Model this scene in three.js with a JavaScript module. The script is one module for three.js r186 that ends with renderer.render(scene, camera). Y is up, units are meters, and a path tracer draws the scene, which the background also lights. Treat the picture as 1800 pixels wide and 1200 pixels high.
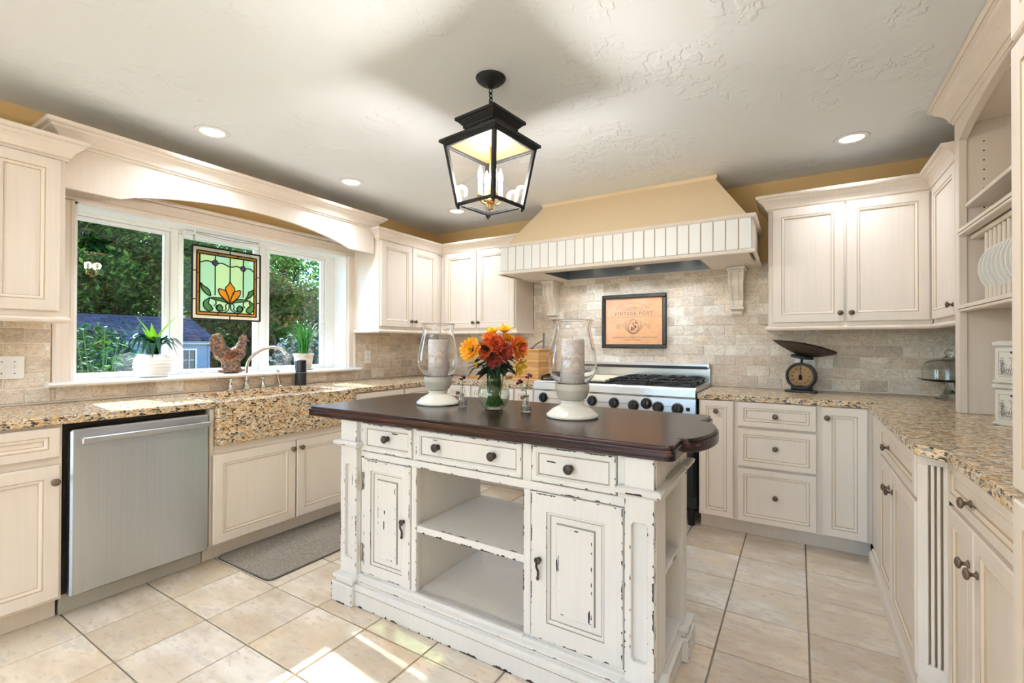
import * as THREE from 'three';
import { mergeGeometries } from 'three/addons/utils/BufferGeometryUtils.js';
import { Sky } from 'three/addons/objects/Sky.js';
import { MarchingCubes } from 'three/addons/objects/MarchingCubes.js';

// ---------------------------------------------------------------- camera, sky, sun, exposure
const scene = new THREE.Scene();
const camera = new THREE.PerspectiveCamera(72.5, 1.5, 0.05, 200);
camera.position.set(3.438, 1.237, 3.996);
camera.rotation.order = 'YXZ';
camera.rotation.set(0.007, 0.551, 0.003);
const renderer = new THREE.WebGLRenderer();
renderer.toneMapping = THREE.LinearToneMapping;
renderer.toneMappingExposure = 1.16;
renderer.shadowMap.enabled = true;

const SUN_DIR = new THREE.Vector3(-1, 0.80, -0.10).normalize();
const sky = new Sky();
sky.material.uniforms.turbidity.value = 2.2;
sky.material.uniforms.rayleigh.value = 1.4;
sky.material.uniforms.mieCoefficient.value = 0.004;
sky.material.uniforms.mieDirectionalG.value = 0.75;
sky.material.uniforms.sunPosition.value.copy(SUN_DIR);
scene.add(sky);
scene.environmentIntensity = 1.1;
const sun = new THREE.DirectionalLight(0xffffff, 12.5);
sun.name = 'sun';
sun.position.set(1 - 12, 0.8 * 12 + 1, 2 - 1.2);
sun.target.position.set(1, 1, 2);
sun.castShadow = true;
Object.assign(sun.shadow.camera, { left: -8, right: 8, top: 8, bottom: -8, near: 0.5, far: 40 });
sun.shadow.mapSize.set(4096, 4096);
scene.add(sun, sun.target);
const LIGHT = { can: 2.6, lantern: 0.56, hood: 0.95, uplight: 104 };
const WARM = new THREE.Color(1, 0.98, 0.96), SOFT = new THREE.Color(0.75, 0.855, 1);

// ---------------------------------------------------------------- helpers
const V = (x, y, z) => new THREE.Vector3(x, y, z);
let seed = 7;
const rnd = () => { seed = (seed + 0x6d2b79f5) | 0; let t = Math.imul(seed ^ (seed >>> 15), 1 | seed); t = (t + Math.imul(t ^ (t >>> 7), 61 | t)) ^ t; return ((t ^ (t >>> 14)) >>> 0) / 4294967296; };
const rr = (a, b) => a + (b - a) * rnd();
const lerp = (a, b, t) => a + (b - a) * t;
const clamp = (x, a = 0, b = 1) => Math.min(b, Math.max(a, x));
const ss = (a, b, x) => { const t = clamp((x - a) / (b - a)); return t * t * (3 - 2 * t); };
const hash = (x, y, s) => { let h = Math.imul(x, 374761393) ^ Math.imul(y, 668265263) ^ Math.imul(s + 11, 2147483647 ^ 0x5bd1e995); h = Math.imul(h ^ (h >>> 13), 1274126177); h ^= h >>> 16; return (h >>> 0) / 4294967296; };
function vn(x, y, px, py, s) {                       // tileable value noise, periods px, py
  const ix = Math.floor(x), iy = Math.floor(y), fx = x - ix, fy = y - iy, u = fx * fx * (3 - 2 * fx), v = fy * fy * (3 - 2 * fy);
  const m = (a, p) => ((a % p) + p) % p, a = m(ix, px), b = m(ix + 1, px), c = m(iy, py), d = m(iy + 1, py);
  return lerp(lerp(hash(a, c, s), hash(b, c, s), u), lerp(hash(a, d, s), hash(b, d, s), u), v);
}
function fbm(u, v, px, py, oct, s) { let t = 0, a = 0.5, n = 0; for (let i = 0; i < oct; i++) { t += a * vn(u * px, v * py, px, py, s + i * 17); n += a; px *= 2; py *= 2; a *= 0.5; } return t / n; }
function tex(n, metres, fn, srgb = true) {           // fn(u, v) -> [r, g, b] in 0..255
  const d = new Uint8Array(n * n * 4);
  for (let y = 0; y < n; y++) for (let x = 0; x < n; x++) { const c = fn((x + 0.5) / n, (y + 0.5) / n), o = (y * n + x) * 4; d[o] = clamp(c[0], 0, 255); d[o + 1] = clamp(c[1], 0, 255); d[o + 2] = clamp(c[2], 0, 255); d[o + 3] = 255; }
  const t = new THREE.DataTexture(d, n, n);
  t.wrapS = t.wrapT = THREE.RepeatWrapping; t.magFilter = THREE.LinearFilter; t.minFilter = THREE.LinearMipmapLinearFilter; t.generateMipmaps = true;
  const [mx, my] = [].concat(metres); t.repeat.set(1 / mx, 1 / (my ?? mx));
  if (srgb) t.colorSpace = THREE.SRGBColorSpace;
  t.needsUpdate = true;
  return t;
}
const mix3 = (a, b, t) => [lerp(a[0], b[0], t), lerp(a[1], b[1], t), lerp(a[2], b[2], t)];
function canvasTex(w, h, draw) {
  const c = document.createElement('canvas'); c.width = w; c.height = h; draw(c.getContext('2d'), w, h);
  const t = new THREE.CanvasTexture(c); t.colorSpace = THREE.SRGBColorSpace; t.needsUpdate = true; return t;
}
const std = (o) => new THREE.MeshStandardMaterial(o), phy = (o) => new THREE.MeshPhysicalMaterial(o);

// geometry: everything ends as non-indexed position / normal / uv, uv in metres
function meterUv(g, du = 0, dv = 0) {
  const p = g.attributes.position, uv = new Float32Array(p.count * 2), a = V(), b = V(), c = V();
  for (let i = 0; i < p.count; i += 3) {
    a.fromBufferAttribute(p, i); b.fromBufferAttribute(p, i + 1); c.fromBufferAttribute(p, i + 2);
    const n = b.clone().sub(a).cross(c.clone().sub(a)), x = Math.abs(n.x), y = Math.abs(n.y), z = Math.abs(n.z);
    [a, b, c].forEach((q, k) => { const t = y >= x && y >= z ? [q.x, q.z] : x >= z ? [q.z, q.y] : [q.x, q.y]; uv[(i + k) * 2] = t[0] + du; uv[(i + k) * 2 + 1] = t[1] + dv; });
  }
  g.setAttribute('uv', new THREE.BufferAttribute(uv, 2));
  return g;
}
function fin(g, keep = false) {
  if (g.userData.fin) return g;
  if (g.index) g = g.toNonIndexed();
  for (const k of Object.keys(g.attributes)) if (!['position', 'normal', 'uv'].includes(k)) g.deleteAttribute(k);
  if (!g.attributes.normal) g.computeVertexNormals();
  if (!keep || !g.attributes.uv) meterUv(g);
  g.userData.fin = true;
  return g;
}
const mg = (list, groups = false) => { const l = list.flat(Infinity).filter(Boolean).map((g) => fin(g)); const g = l.length === 1 && !groups ? l[0].clone() : mergeGeometries(l, groups); g.userData.fin = true; return g; };
function fromTris(list) {                            // list of [p, q, r]
  const a = new Float32Array(list.length * 9); list.forEach((t, i) => t.forEach((q, k) => { a[i * 9 + k * 3] = q.x; a[i * 9 + k * 3 + 1] = q.y; a[i * 9 + k * 3 + 2] = q.z; }));
  const g = new THREE.BufferGeometry(); g.setAttribute('position', new THREE.BufferAttribute(a, 3)); return fin(g);
}
function bx(x0, x1, y0, y1, z0, z1, b = 0.002, jit = 0) {     // chamfered box
  const c = [(x0 + x1) / 2, (y0 + y1) / 2, (z0 + z1) / 2], h = [Math.abs(x1 - x0) / 2, Math.abs(y1 - y0) / 2, Math.abs(z1 - z0) / 2];
  b = Math.min(b, ...h.map((q) => q * 0.45));
  const tris = [], J = new Map();
  const pt = (v) => { const k = v.map((q) => q.toFixed(5)).join(); if (!J.has(k)) J.set(k, V(c[0] + v[0] + (jit ? rr(-jit, jit) : 0), c[1] + v[1] + (jit ? rr(-jit, jit) : 0), c[2] + v[2] + (jit ? rr(-jit, jit) : 0))); return J.get(k); };
  const cc = V(...c), tri = (p, q, r) => { const n = q.clone().sub(p).cross(r.clone().sub(p)); tris.push(n.dot(p.clone().sub(cc)) >= 0 ? [p, q, r] : [p, r, q]); };
  const quad = (p, q, r, s) => { tri(p, q, r); tri(p, r, s); };
  for (let a = 0; a < 3; a++) for (const s of [-1, 1]) {
    const e = (a + 1) % 3, f = (a + 2) % 3, P = (i, j) => { const v = [0, 0, 0]; v[a] = s * h[a]; v[e] = i * (h[e] - b); v[f] = j * (h[f] - b); return pt(v); };
    quad(P(-1, -1), P(1, -1), P(1, 1), P(-1, 1));
    for (const t of [-1, 1]) if (a < e || true) {     // edge between axis a (side s) and axis e (side t)
      const Q = (onA, j) => { const v = [0, 0, 0]; v[a] = s * (onA ? h[a] : h[a] - b); v[e] = t * (onA ? h[e] - b : h[e]); v[f] = j * (h[f] - b); return pt(v); };
      quad(Q(1, -1), Q(1, 1), Q(0, 1), Q(0, -1));
    }
  }
  for (const i of [-1, 1]) for (const j of [-1, 1]) for (const k of [-1, 1])
    tri(pt([i * h[0], j * (h[1] - b), k * (h[2] - b)]), pt([i * (h[0] - b), j * h[1], k * (h[2] - b)]), pt([i * (h[0] - b), j * (h[1] - b), k * h[2]]));
  return fromTris(tris);
}
const mat4 = (p, r = [0, 0, 0], s = 1) => new THREE.Matrix4().compose(V(...p), new THREE.Quaternion().setFromEuler(new THREE.Euler(...r)), typeof s === 'number' ? V(s, s, s) : V(...s));
const at = (g, p, r, s) => { const q = fin(g).clone().applyMatrix4(mat4(p, r, s)); q.userData.fin = true; return q; };
const lathe = (pts, n = 32) => fin(new THREE.LatheGeometry(pts.map((p) => new THREE.Vector2(p[0], p[1])), n));
const curve = (pts) => new THREE.CatmullRomCurve3(pts.map((p) => p.isVector3 ? p : V(...p)));
const tube = (pts, r, n = 24, k = 8, closed = false) => fin(new THREE.TubeGeometry(Array.isArray(pts) ? curve(pts) : pts, n, r, k, closed));
function rod(a, b, r0, r1 = r0, k = 12) {            // cylinder between two points
  a = V(...a); b = V(...b); const d = b.clone().sub(a), g = new THREE.CylinderGeometry(r1, r0, d.length(), k);
  g.applyMatrix4(new THREE.Matrix4().compose(a.clone().add(b).multiplyScalar(0.5), new THREE.Quaternion().setFromUnitVectors(V(0, 1, 0), d.normalize()), V(1, 1, 1)));
  return fin(g);
}
const ball = (p, r, s = [1, 1, 1], n = 16) => at(new THREE.SphereGeometry(r, n, Math.max(8, n * 0.6 | 0)), p, [0, 0, 0], s);
const extr = (shape, depth, o = {}) => fin(new THREE.ExtrudeGeometry(shape, { depth, bevelEnabled: false, curveSegments: 16, ...o }));
function shapeOf(pts) { const s = new THREE.Shape(); pts.forEach((p, i) => (i ? s.lineTo(p[0], p[1]) : s.moveTo(p[0], p[1]))); s.closePath(); return s; }
// moulding: profile [[out, up]...] swept along a plan path [[x, z]...] with mitred corners; out is to the right of the walking direction
function sweep(profile, path, y0, closed = false) {
  const n = path.length, out = [];
  for (let i = 0; i < n; i++) {
    const a = path[(i - 1 + n) % n], b = path[i], c = path[(i + 1) % n];
    let d0 = i || closed ? [b[0] - a[0], b[1] - a[1]] : null, d1 = i < n - 1 || closed ? [c[0] - b[0], c[1] - b[1]] : null;
    d0 = d0 || d1; d1 = d1 || d0;
    const u = (d) => { const l = Math.hypot(d[0], d[1]); return [-d[1] / l, d[0] / l]; }, n0 = u(d0), n1 = u(d1);
    let m = [n0[0] + n1[0], n0[1] + n1[1]]; const k = 2 / (m[0] * m[0] + m[1] * m[1]); m = [m[0] * k, m[1] * k];
    out.push(profile.map((p) => V(b[0] + m[0] * p[0], y0 + p[1], b[1] + m[1] * p[0])));
  }
  const tris = [], N = closed ? n : n - 1;
  for (let i = 0; i < N; i++) for (let k = 0; k < profile.length; k++) {
    const p = out[i], q = out[(i + 1) % n], l = (k + 1) % profile.length;
    if (k === profile.length - 1 && profile.open) continue;
    tris.push([p[k], q[k], q[l]], [p[k], q[l], p[l]]);
  }
  if (!closed) for (const e of [out[0], out[n - 1]]) for (const f of THREE.ShapeUtils.triangulateShape(profile.map((p) => new THREE.Vector2(p[0], p[1])), [])) tris.push(f.map((k) => e[k]));
  return fromTris(tris);
}
// frames: W faces +x (the window wall), B faces +z (the back wall and the island front), R faces -x (the right run)
const FRAME = { W: [V(0, 0, -1), V(0, 1, 0), V(1, 0, 0)], B: [V(1, 0, 0), V(0, 1, 0), V(0, 0, 1)], R: [V(0, 0, 1), V(0, 1, 0), V(-1, 0, 0)] };
function toM(f, plane) { const b = FRAME[f]; return new THREE.Matrix4().makeBasis(...b).setPosition(b[2].clone().multiplyScalar(f === 'R' ? -plane : plane)); }
const uRange = (f, a, b) => (f === 'W' ? [-Math.max(a, b), -Math.min(a, b)] : [Math.min(a, b), Math.max(a, b)]);
function fbx(f, plane, a, b, y0, y1, w0, w1, c) { const [u0, u1] = uRange(f, a, b), g = bx(u0, u1, y0, y1, w0, w1, c); g.applyMatrix4(toM(f, plane)); return meterUv(g); }
// nested rectangles: list of [inset, height, isGlaze]; returns {main, glaze, panel}
function rings(u0, u1, v0, v1, list) {
  const R = list.map(([d, w]) => [V(u0 + d, v0 + d, w), V(u1 - d, v0 + d, w), V(u1 - d, v1 - d, w), V(u0 + d, v1 - d, w)]), main = [], glaze = [];
  for (let i = 0; i + 1 < R.length; i++) for (let k = 0; k < 4; k++) { const l = (k + 1) % 4; (list[i + 1][2] ? glaze : main).push([R[i][k], R[i][l], R[i + 1][l]], [R[i][k], R[i + 1][l], R[i + 1][k]]); }
  const e = R[R.length - 1];
  return { main, glaze, panel: [[e[0], e[1], e[2]], [e[0], e[2], e[3]]] };
}

// ---------------------------------------------------------------- naming
const used = new Map();
function numbered(n) { const k = used.get(n) || 0; used.set(n, k + 1); return k ? n + '_' + String(k).padStart(3, '0') : n; }
const labels = new Set();
function tag(o, label, category, group, kind) { o.userData.label = label; o.userData.category = category; if (group) o.userData.group = group; if (kind) o.userData.kind = kind; return o; }
function thing(name, label, category, pos = [0, 0, 0], group) { const o = new THREE.Group(); o.name = numbered(name); o.position.set(...pos); scene.add(o); return tag(o, label, category, group); }
function shade(m) { m.castShadow = m.receiveShadow = true; return m; }
function part(T, name, geo, m, parent = T) {         // geometry in world coordinates; T is the thing (a Group without a turn)
  const g = mg([].concat(geo), Array.isArray(m)); g.translate(-T.position.x, -T.position.y, -T.position.z);
  const o = shade(new THREE.Mesh(g, m)); o.name = name; parent.add(o); return o;
}
function lpart(parent, name, geo, m) { const o = shade(new THREE.Mesh(mg([].concat(geo)), m)); o.name = name; parent.add(o); return o; }     // local coordinates
function struct(name, geo, m) { const o = shade(new THREE.Mesh(mg([].concat(geo)), m)); o.name = numbered(name); o.userData.kind = 'structure'; scene.add(o); return o; }
function solo(name, label, category, geo, m, group) { const o = shade(new THREE.Mesh(mg([].concat(geo)), m)); o.name = numbered(name); scene.add(o); return tag(o, label, category, group); }

// ---------------------------------------------------------------- materials
const T = {};
T.streak = tex(512, [0.5, 0.9], (u, v) => { const a = fbm(u, v, 48, 3, 3, 1), b = fbm(u, v, 4, 3, 3, 9), k = 0.97 + 0.028 * (a - 0.5) + 0.03 * (b - 0.5); return [255 * k + 4, 255 * (k - 0.003 * (1 - a)), 255 * (k - 0.02 * (1 - b))]; });
T.granite = tex(1024, 0.54, (u, v) => {
  const w = 0.02 * fbm(u, v, 12, 12, 2, 80), U = u + w, W = v + w;
  const base = fbm(U, W, 16, 30, 3, 2), sp = fbm(U, W, 64, 120, 2, 5), dk = fbm(U, W, 44, 86, 3, 8), wh = fbm(U, W, 48, 90, 2, 14), ru = fbm(U, W, 22, 40, 2, 22);
  let c = mix3([182, 156, 120], [232, 208, 170], ss(0.3, 0.7, base * 0.5 + sp * 0.5));
  c = mix3(c, [206, 152, 92], 0.75 * ss(0.5, 0.68, ru));
  c = mix3(c, [226, 218, 202], 0.8 * ss(0.6, 0.7, wh));
  c = mix3(c, [136, 130, 124], 0.7 * ss(0.62, 0.68, fbm(U, W, 34, 50, 3, 31)));
  return mix3(c, [52, 45, 40], 0.9 * ss(0.62, 0.68, dk));
});
T.trav = tex(512, 0.42, (u, v) => { const a = fbm(u, v, 8, 12, 5, 3), b = fbm(u, v, 30, 44, 3, 4), p = fbm(u, v, 60, 60, 2, 6); let c = mix3([224, 214, 201], [251, 245, 236], ss(0.25, 0.75, a * 0.7 + b * 0.3)); c = mix3(c, [255, 250, 240], 0.6 * ss(0.62, 0.72, b)); return mix3(c, [186, 168, 148], 0.55 * ss(0.68, 0.76, p)); });
T.tile = tex(1024, 1.3, (u, v) => { const a = fbm(u, v, 5, 7, 6, 41), b = fbm(u, v, 12, 30, 4, 45), d = fbm(u, v, 40, 90, 3, 49); let c = mix3([209, 194, 174], [239, 230, 218], ss(0.3, 0.68, a * 0.6 + b * 0.4)); c = mix3(c, [218, 199, 172], 0.65 * ss(0.52, 0.7, fbm(u, v, 6, 6, 3, 57))); c = mix3(c, [190, 180, 168], 0.5 * ss(0.58, 0.75, b)); return mix3(c, [178, 158, 130], 0.3 * ss(0.6, 0.8, d)); });
T.wood = tex(1024, [1.6, 0.55], (u, v) => { const w = 0.05 * fbm(u, v, 2, 4, 2, 60), g = fbm(u * 1, v + w, 3, 60, 4, 61), b = fbm(u, v, 3, 5, 3, 66), p = Math.floor(v * 4), t = hash(p, 3, 9); let c = mix3([22, 11, 10], [66, 37, 31], clamp(ss(0.35, 0.7, g) * (0.35 + 0.75 * b) + 0.25 * (t - 0.5))); return mix3(c, [10, 5, 4], Math.abs(v * 4 - Math.round(v * 4)) < 0.012 ? 0.8 : 0); });
T.pine = tex(512, [0.5, 0.25], (u, v) => { const g = fbm(u, v + 0.06 * fbm(u, v, 3, 3, 2, 5), 2, 40, 4, 71); return mix3([186, 128, 70], [228, 178, 112], ss(0.3, 0.7, g)); });
T.brush = tex(512, [0.4, 1.2], (u, v) => { const k = 244 + 16 * (fbm(u, v, 160, 2, 3, 91) - 0.5); return [k, k, k]; });
T.rug = tex(512, 0.3, (u, v) => { const x = Math.floor(u * 96), y = Math.floor(v * 96), a = hash(x, y, 5), f = hash(Math.floor(u * 384), Math.floor(v * 384), 6), k = 0.75 + 0.5 * (f - 0.5), c = mix3([158, 136, 114], [236, 222, 204], a); return c.map((q) => q * k); });
T.trowel = tex(1024, 1.9, (u, v) => { const a = fbm(u, v, 16, 20, 3, 12), b = fbm(u, v, 60, 40, 3, 19), m = ss(0.5, 0.62, fbm(u, v, 7, 7, 3, 28)), k = 255 * clamp(0.35 + 0.4 * (ss(0.45, 0.55, a) * 0.5 + ss(0.5, 0.6, b) * 0.8) * m); return [k, k, k]; }, false);
T.mottle = tex(512, 0.4, (u, v) => { const a = fbm(u, v, 8, 8, 5, 33); const k = 190 + 130 * (a - 0.5); return [k, k, k]; });
const M = {};
M.cream = std({ color: '#efe5d7', map: T.streak, roughness: 0.42 });
M.glaze = std({ color: '#bfa685', roughness: 0.5 });
M.glazeDark = std({ color: '#7d6547', roughness: 0.6 });
M.white = std({ color: '#f4f3ef', roughness: 0.4 });
M.wall = std({ color: '#e2bd82', roughness: 0.85 });
M.hoodPaint = std({ color: '#ecd4ae', roughness: 0.8 });
M.ceil = std({ color: '#eff0ef', roughness: 0.9, bumpMap: T.trowel, bumpScale: 0.006 });
M.granite = phy({ map: T.granite, roughness: 0.22, specularIntensity: 0.55 });
M.grout = std({ color: '#efe7da', roughness: 0.95 });
M.floorGrout = std({ color: '#8f8272', roughness: 0.95 });
M.tile = std({ map: T.tile, roughness: 0.33 });
M.steel = phy({ color: '#c6c8ca', map: T.brush, metalness: 1, roughness: 0.34, anisotropy: 0.7, anisotropyRotation: Math.PI / 2 });
M.steelH = phy({ color: '#c8c9c9', metalness: 1, roughness: 0.28, anisotropy: 0.5 });
M.nickel = std({ color: '#c2bdb4', metalness: 1, roughness: 0.22 });
M.dark = std({ color: '#121212', roughness: 0.5 });
M.iron = std({ color: '#191a1b', metalness: 0.3, roughness: 0.55 });
M.knob = std({ color: '#6a5a49', metalness: 0.6, roughness: 0.45 });
M.bronze = std({ color: '#3b342f', metalness: 0.6, roughness: 0.5 });
M.wood = phy({ map: T.wood, roughness: 0.24, specularIntensity: 0.6 });
M.pine = std({ map: T.pine, roughness: 0.5 });
M.island = std({ color: '#e4e3de', map: T.streak, roughness: 0.5 });
M.chip = std({ color: '#2c2320', roughness: 0.8 });
M.rug = std({ map: T.rug, roughness: 1, bumpMap: T.rug, bumpScale: 0.004 });
M.pane = phy({ color: '#ffffff', transmission: 1, thickness: 0, roughness: 0, ior: 1.45 });
M.clear = phy({ color: '#ffffff', transmission: 1, thickness: 0.003, roughness: 0, ior: 1.5 });
M.ceramic = std({ color: '#ece6da', roughness: 0.18 });
M.porcelain = std({ color: '#f3f0e9', roughness: 0.22 });
M.emit = std({ color: '#ffffff', emissive: '#fff4e2', emissiveIntensity: 1.6 });
M.bulb = std({ color: '#ffffff', emissive: '#ffe9c4', emissiveIntensity: 4 });
M.islandLine = std({ color: '#8d8474', roughness: 0.6 });
const CD = [M.cream, M.glaze];

// ---------------------------------------------------------------- room shell (x: along the range wall, z: from that wall towards the camera)
const RX = 4.46, RZ = 7.4, CH = 2.468;
const WO = { z0: 1.223, z1: 3.065, y0: 1.027, y1: 2.03 };      // window opening
const floor = struct('floor', bx(-0.23, RX + 0.2, -0.16, -0.008, -0.2, RZ + 0.2, 0), M.floorGrout);
{
  const P = 0.3288, base = [];
  for (let k = 0; k < 14; k++) { const g = bx(-P / 2 + 0.0032, P / 2 - 0.0032, -0.012, 0, -P / 2 + 0.0032, P / 2 - 0.0032, 0.0022); base.push(meterUv(g, k * 0.37, k * 0.53)); }
  const tones = ['#ffffff', '#f6f1ea', '#fffaf2', '#f1ebe2'].map((c) => { const m = M.tile.clone(); m.color.set(c); return m; });
  for (let i = -3; i < 11; i++) for (let j = -8; j < 6; j++) {
    const x = 0.845 + (i + 0.5) * P, z = 2.596 + (j + 0.5) * P;
    if (x < 0.45 || x > 4.0 || z < 0.4) continue;
    const o = shade(new THREE.Mesh(base[(rnd() * base.length) | 0], tones[(rnd() * 4) | 0])); o.name = 'tile'; o.position.set(x, rr(-0.0006, 0), z); o.rotation.y = rnd() < 0.5 ? 0 : Math.PI; floor.add(o);
  }
}
struct('floor_breakfast_area', bx(0, RX, -0.012, 0, 4.576, RZ, 0.001), M.tile);
struct('ceiling', bx(-0.23, RX + 0.2, CH, CH + 0.12, -0.2, RZ + 0.2, 0), M.ceil);
const wallBack = struct('wall_back', bx(-0.23, RX + 0.2, -0.01, CH, -0.2, 0, 0), M.wall);
const wallLeft = struct('wall_left', [bx(-0.23, 0, -0.01, CH, 0, WO.z0, 0), bx(-0.23, 0, -0.01, CH, WO.z1, RZ, 0), bx(-0.23, 0, -0.01, WO.y0 - 0.03, WO.z0, WO.z1, 0), bx(-0.23, 0, WO.y1, CH, WO.z0, WO.z1, 0)], M.wall);
const wallRight = struct('wall_right', bx(RX, RX + 0.2, -0.01, CH, 0, RZ, 0), M.wall);
// wall behind the camera with a wide glazed opening
struct('wall_front', [bx(-0.23, 0.7, -0.01, CH, RZ, RZ + 0.2, 0), bx(3.7, RX + 0.2, -0.01, CH, RZ, RZ + 0.2, 0), bx(0.7, 3.7, 2.15, CH, RZ, RZ + 0.2, 0)], M.wall);
// tumbled travertine bricks
const brickMats = ['#f3ece2', '#eadfd0', '#faf5ee', '#e4d8ca', '#f2e5d4', '#eae0d5', '#f7f1ea', '#dacfc3'].map((c) => std({ color: c, map: T.trav, roughness: 0.7 }));
function bricks(W, f, plane, a0, a1, rows, y0, phase, skip) {
  const PL = 0.1545, PH = 0.0785, lo = Math.min(a0, a1), hi = Math.max(a0, a1);
  fbxBed(W, f, plane, lo, hi, y0 - 0.008, y0 + rows * PH);
  for (let r = 0; r < rows; r++) {
    const start = phase + ((r % 2) ? PL / 2 : 0);
    for (let k = Math.floor((lo - start) / PL) - 1; k < (hi - start) / PL; k++) {
      let p = start + k * PL + 0.002, q = start + (k + 1) * PL - 0.002;
      p = Math.max(p, lo + 0.001); q = Math.min(q, hi - 0.001);
      const ya = y0 + r * PH + 0.002, yb = y0 + (r + 1) * PH - 0.002;
      if (q - p < 0.015 || (skip && skip((p + q) / 2, (ya + yb) / 2))) continue;
      const [u0, u1] = uRange(f, p, q), g = bx(u0, u1, ya, yb, 0.001, rr(0.0095, 0.0125), 0.004, 0.0012);
      g.applyMatrix4(toM(f, plane)); meterUv(g, rr(0, 3), rr(0, 3));
      const o = shade(new THREE.Mesh(g, brickMats[(rnd() * brickMats.length) | 0])); o.name = 'brick'; W.add(o);
    }
  }
}
function fbxBed(W, f, plane, lo, hi, ya, yb) { const o = shade(new THREE.Mesh(fbx(f, plane, lo, hi, ya, yb, 0.0002, 0.0078, 0), M.grout)); o.name = 'grout_bed'; W.add(o); }
bricks(wallBack, 'B', 0, 0.014, RX - 0.014, 6, 0.924, 3.645 - 0.1545 * 30, (x, y) => (x > 1.64 && x < 2.84 && y < 1.07));
bricks(wallBack, 'B', 0, 1.24, 3.262, 6, 0.924 + 6 * 0.0785, 3.645 - 0.1545 * 30);
bricks(wallLeft, 'W', 0, 0.0, 1.13, 6, 0.924, 0.02);
bricks(wallLeft, 'W', 0, 3.16, 3.95, 6, 0.924, 3.26);
bricks(wallLeft, 'W', 0, 1.13, 3.16, 1, 0.924, 1.13);
bricks(wallRight, 'R', RX, 0.014, 0.875, 6, 0.924, 0.05);

// ---------------------------------------------------------------- window
{
  const fx = -0.165, G = [[2.565, 3.012], [1.957, 2.447], [1.36, 1.833]], yb = 1.06, yt = 1.968;
  const jamb = struct('trim_1', [bx(fx, 0.001, WO.y1 - 0.012, WO.y1, WO.z0, WO.z1, 0), bx(fx, 0.001, WO.y0, WO.y1, WO.z0, WO.z0 + 0.012, 0), bx(fx, 0.001, WO.y0, WO.y1, WO.z1 - 0.012, WO.z1, 0)], M.white);
  const casing = [[0, 0], [0.004, 0.018], [0.018, 0.022], [0.024, 0.017], [0.06, 0.017], [0.066, 0.023], [0.08, 0.023], [0.09, 0.012], [0.09, 0]];
  const legs = [];
  for (const [z, dir] of [[WO.z0, 1], [WO.z1, -1]]) { const g = extr(shapeOf(casing.map(([o, w]) => [w, o * dir])), WO.y1 + 0.0 - (WO.y0 - 0.005)); g.rotateX(-Math.PI / 2); g.translate(0, WO.y0 - 0.005, z); legs.push(g); }
  const head = extr(shapeOf(casing.map(([o, w]) => [w, o])), WO.z1 - WO.z0 + 0.18); head.translate(0, WO.y1, WO.z0 - 0.09); legs.push(head);
  legs.push(bx(0, 0.034, WO.y1 + 0.088, WO.y1 + 0.112, WO.z0 - 0.1, WO.z1 + 0.1, 0.006));
  struct('trim_2', legs.map((g) => meterUv(g)), M.cream);
  const sill = shapeOf([[-0.2, -0.026], [0.07, -0.026], [0.084, -0.02], [0.09, -0.011], [0.086, -0.003], [0.076, 0], [-0.2, 0]]);
  const sg = extr(sill, WO.z1 - WO.z0 - 0.002); sg.translate(0, WO.y0, WO.z0 + 0.001);
  const horn = shapeOf([[0.001, -0.026], [0.07, -0.026], [0.084, -0.02], [0.09, -0.011], [0.086, -0.003], [0.076, 0], [0.001, 0]]);
  const h2 = extr(horn, 0.1); h2.translate(0, WO.y0, WO.z0 - 0.1); const h3 = extr(horn, 0.122); h3.translate(0, WO.y0, WO.z1 - 0.001);
  struct('window_sill', [sg, h2, h3].map((g) => meterUv(g)), M.white);
  const names = ['window_1', 'window_2', 'window_3'];
  const units = [[2.486, WO.z1 - 0.012], [1.872, 2.486], [WO.z0 + 0.012, 1.872]];
  G.forEach(([a, b], i) => {
    const w = new THREE.Group(); w.name = names[i]; w.userData.kind = 'structure'; scene.add(w);
    const [ua, ub] = units[i], y0 = WO.y0 + 0.001, y1 = WO.y1 - 0.013;
    const box4 = (x0, x1, o, n, c) => [bx(x0, x1, o[2], o[3], o[0], n[0], c), bx(x0, x1, o[2], o[3], n[1], o[1], c), bx(x0, x1, o[2], n[2], n[0], n[1], c), bx(x0, x1, n[3], o[3], n[0], n[1], c)];
    part(w, 'window_frame', box4(-0.225, fx, [ua, ub, y0, y1], [a - 0.036, b + 0.036, yb - 0.02, yt + 0.026], 0.003), M.white);
    part(w, 'sash', [box4(-0.21, -0.174, [a - 0.035, b + 0.035, yb - 0.019, yt + 0.025], [a - 0.008, b + 0.008, yb - 0.006, yt + 0.006], 0.004), box4(-0.206, -0.18, [a - 0.009, b + 0.009, yb - 0.007, yt + 0.007], [a, b, yb, yt], 0.003)], M.white);
    part(w, 'pane', bx(-0.196, -0.1955, yb, yt, a, b, 0), M.pane);
    if (i !== 1) { const zc = (a + b) / 2; part(w, 'crank_handle', [bx(fx - 0.006, fx + 0.006, yb - 0.03, yb - 0.014, zc - 0.06, zc + 0.06, 0.004), tube([[fx + 0.006, yb - 0.02, zc - 0.03], [fx + 0.02, yb - 0.008, zc], [fx + 0.02, yb - 0.006, zc + 0.06], [fx + 0.012, yb - 0.016, zc + 0.09]], 0.006, 16, 8)], M.white); }
    if (i === 0) part(w, 'latch', [bx(fx, fx + 0.008, 1.29, 1.34, a - 0.05, a - 0.038, 0.003), bx(fx + 0.008, fx + 0.02, 1.27, 1.30, a - 0.052, a - 0.04, 0.003)], M.white);
    if (i === 1) part(w, 'shade_headrail', [bx(-0.16, -0.12, y1 - 0.045, y1 - 0.002, a - 0.02, b + 0.02, 0.004)], M.white);
  });
}
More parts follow.
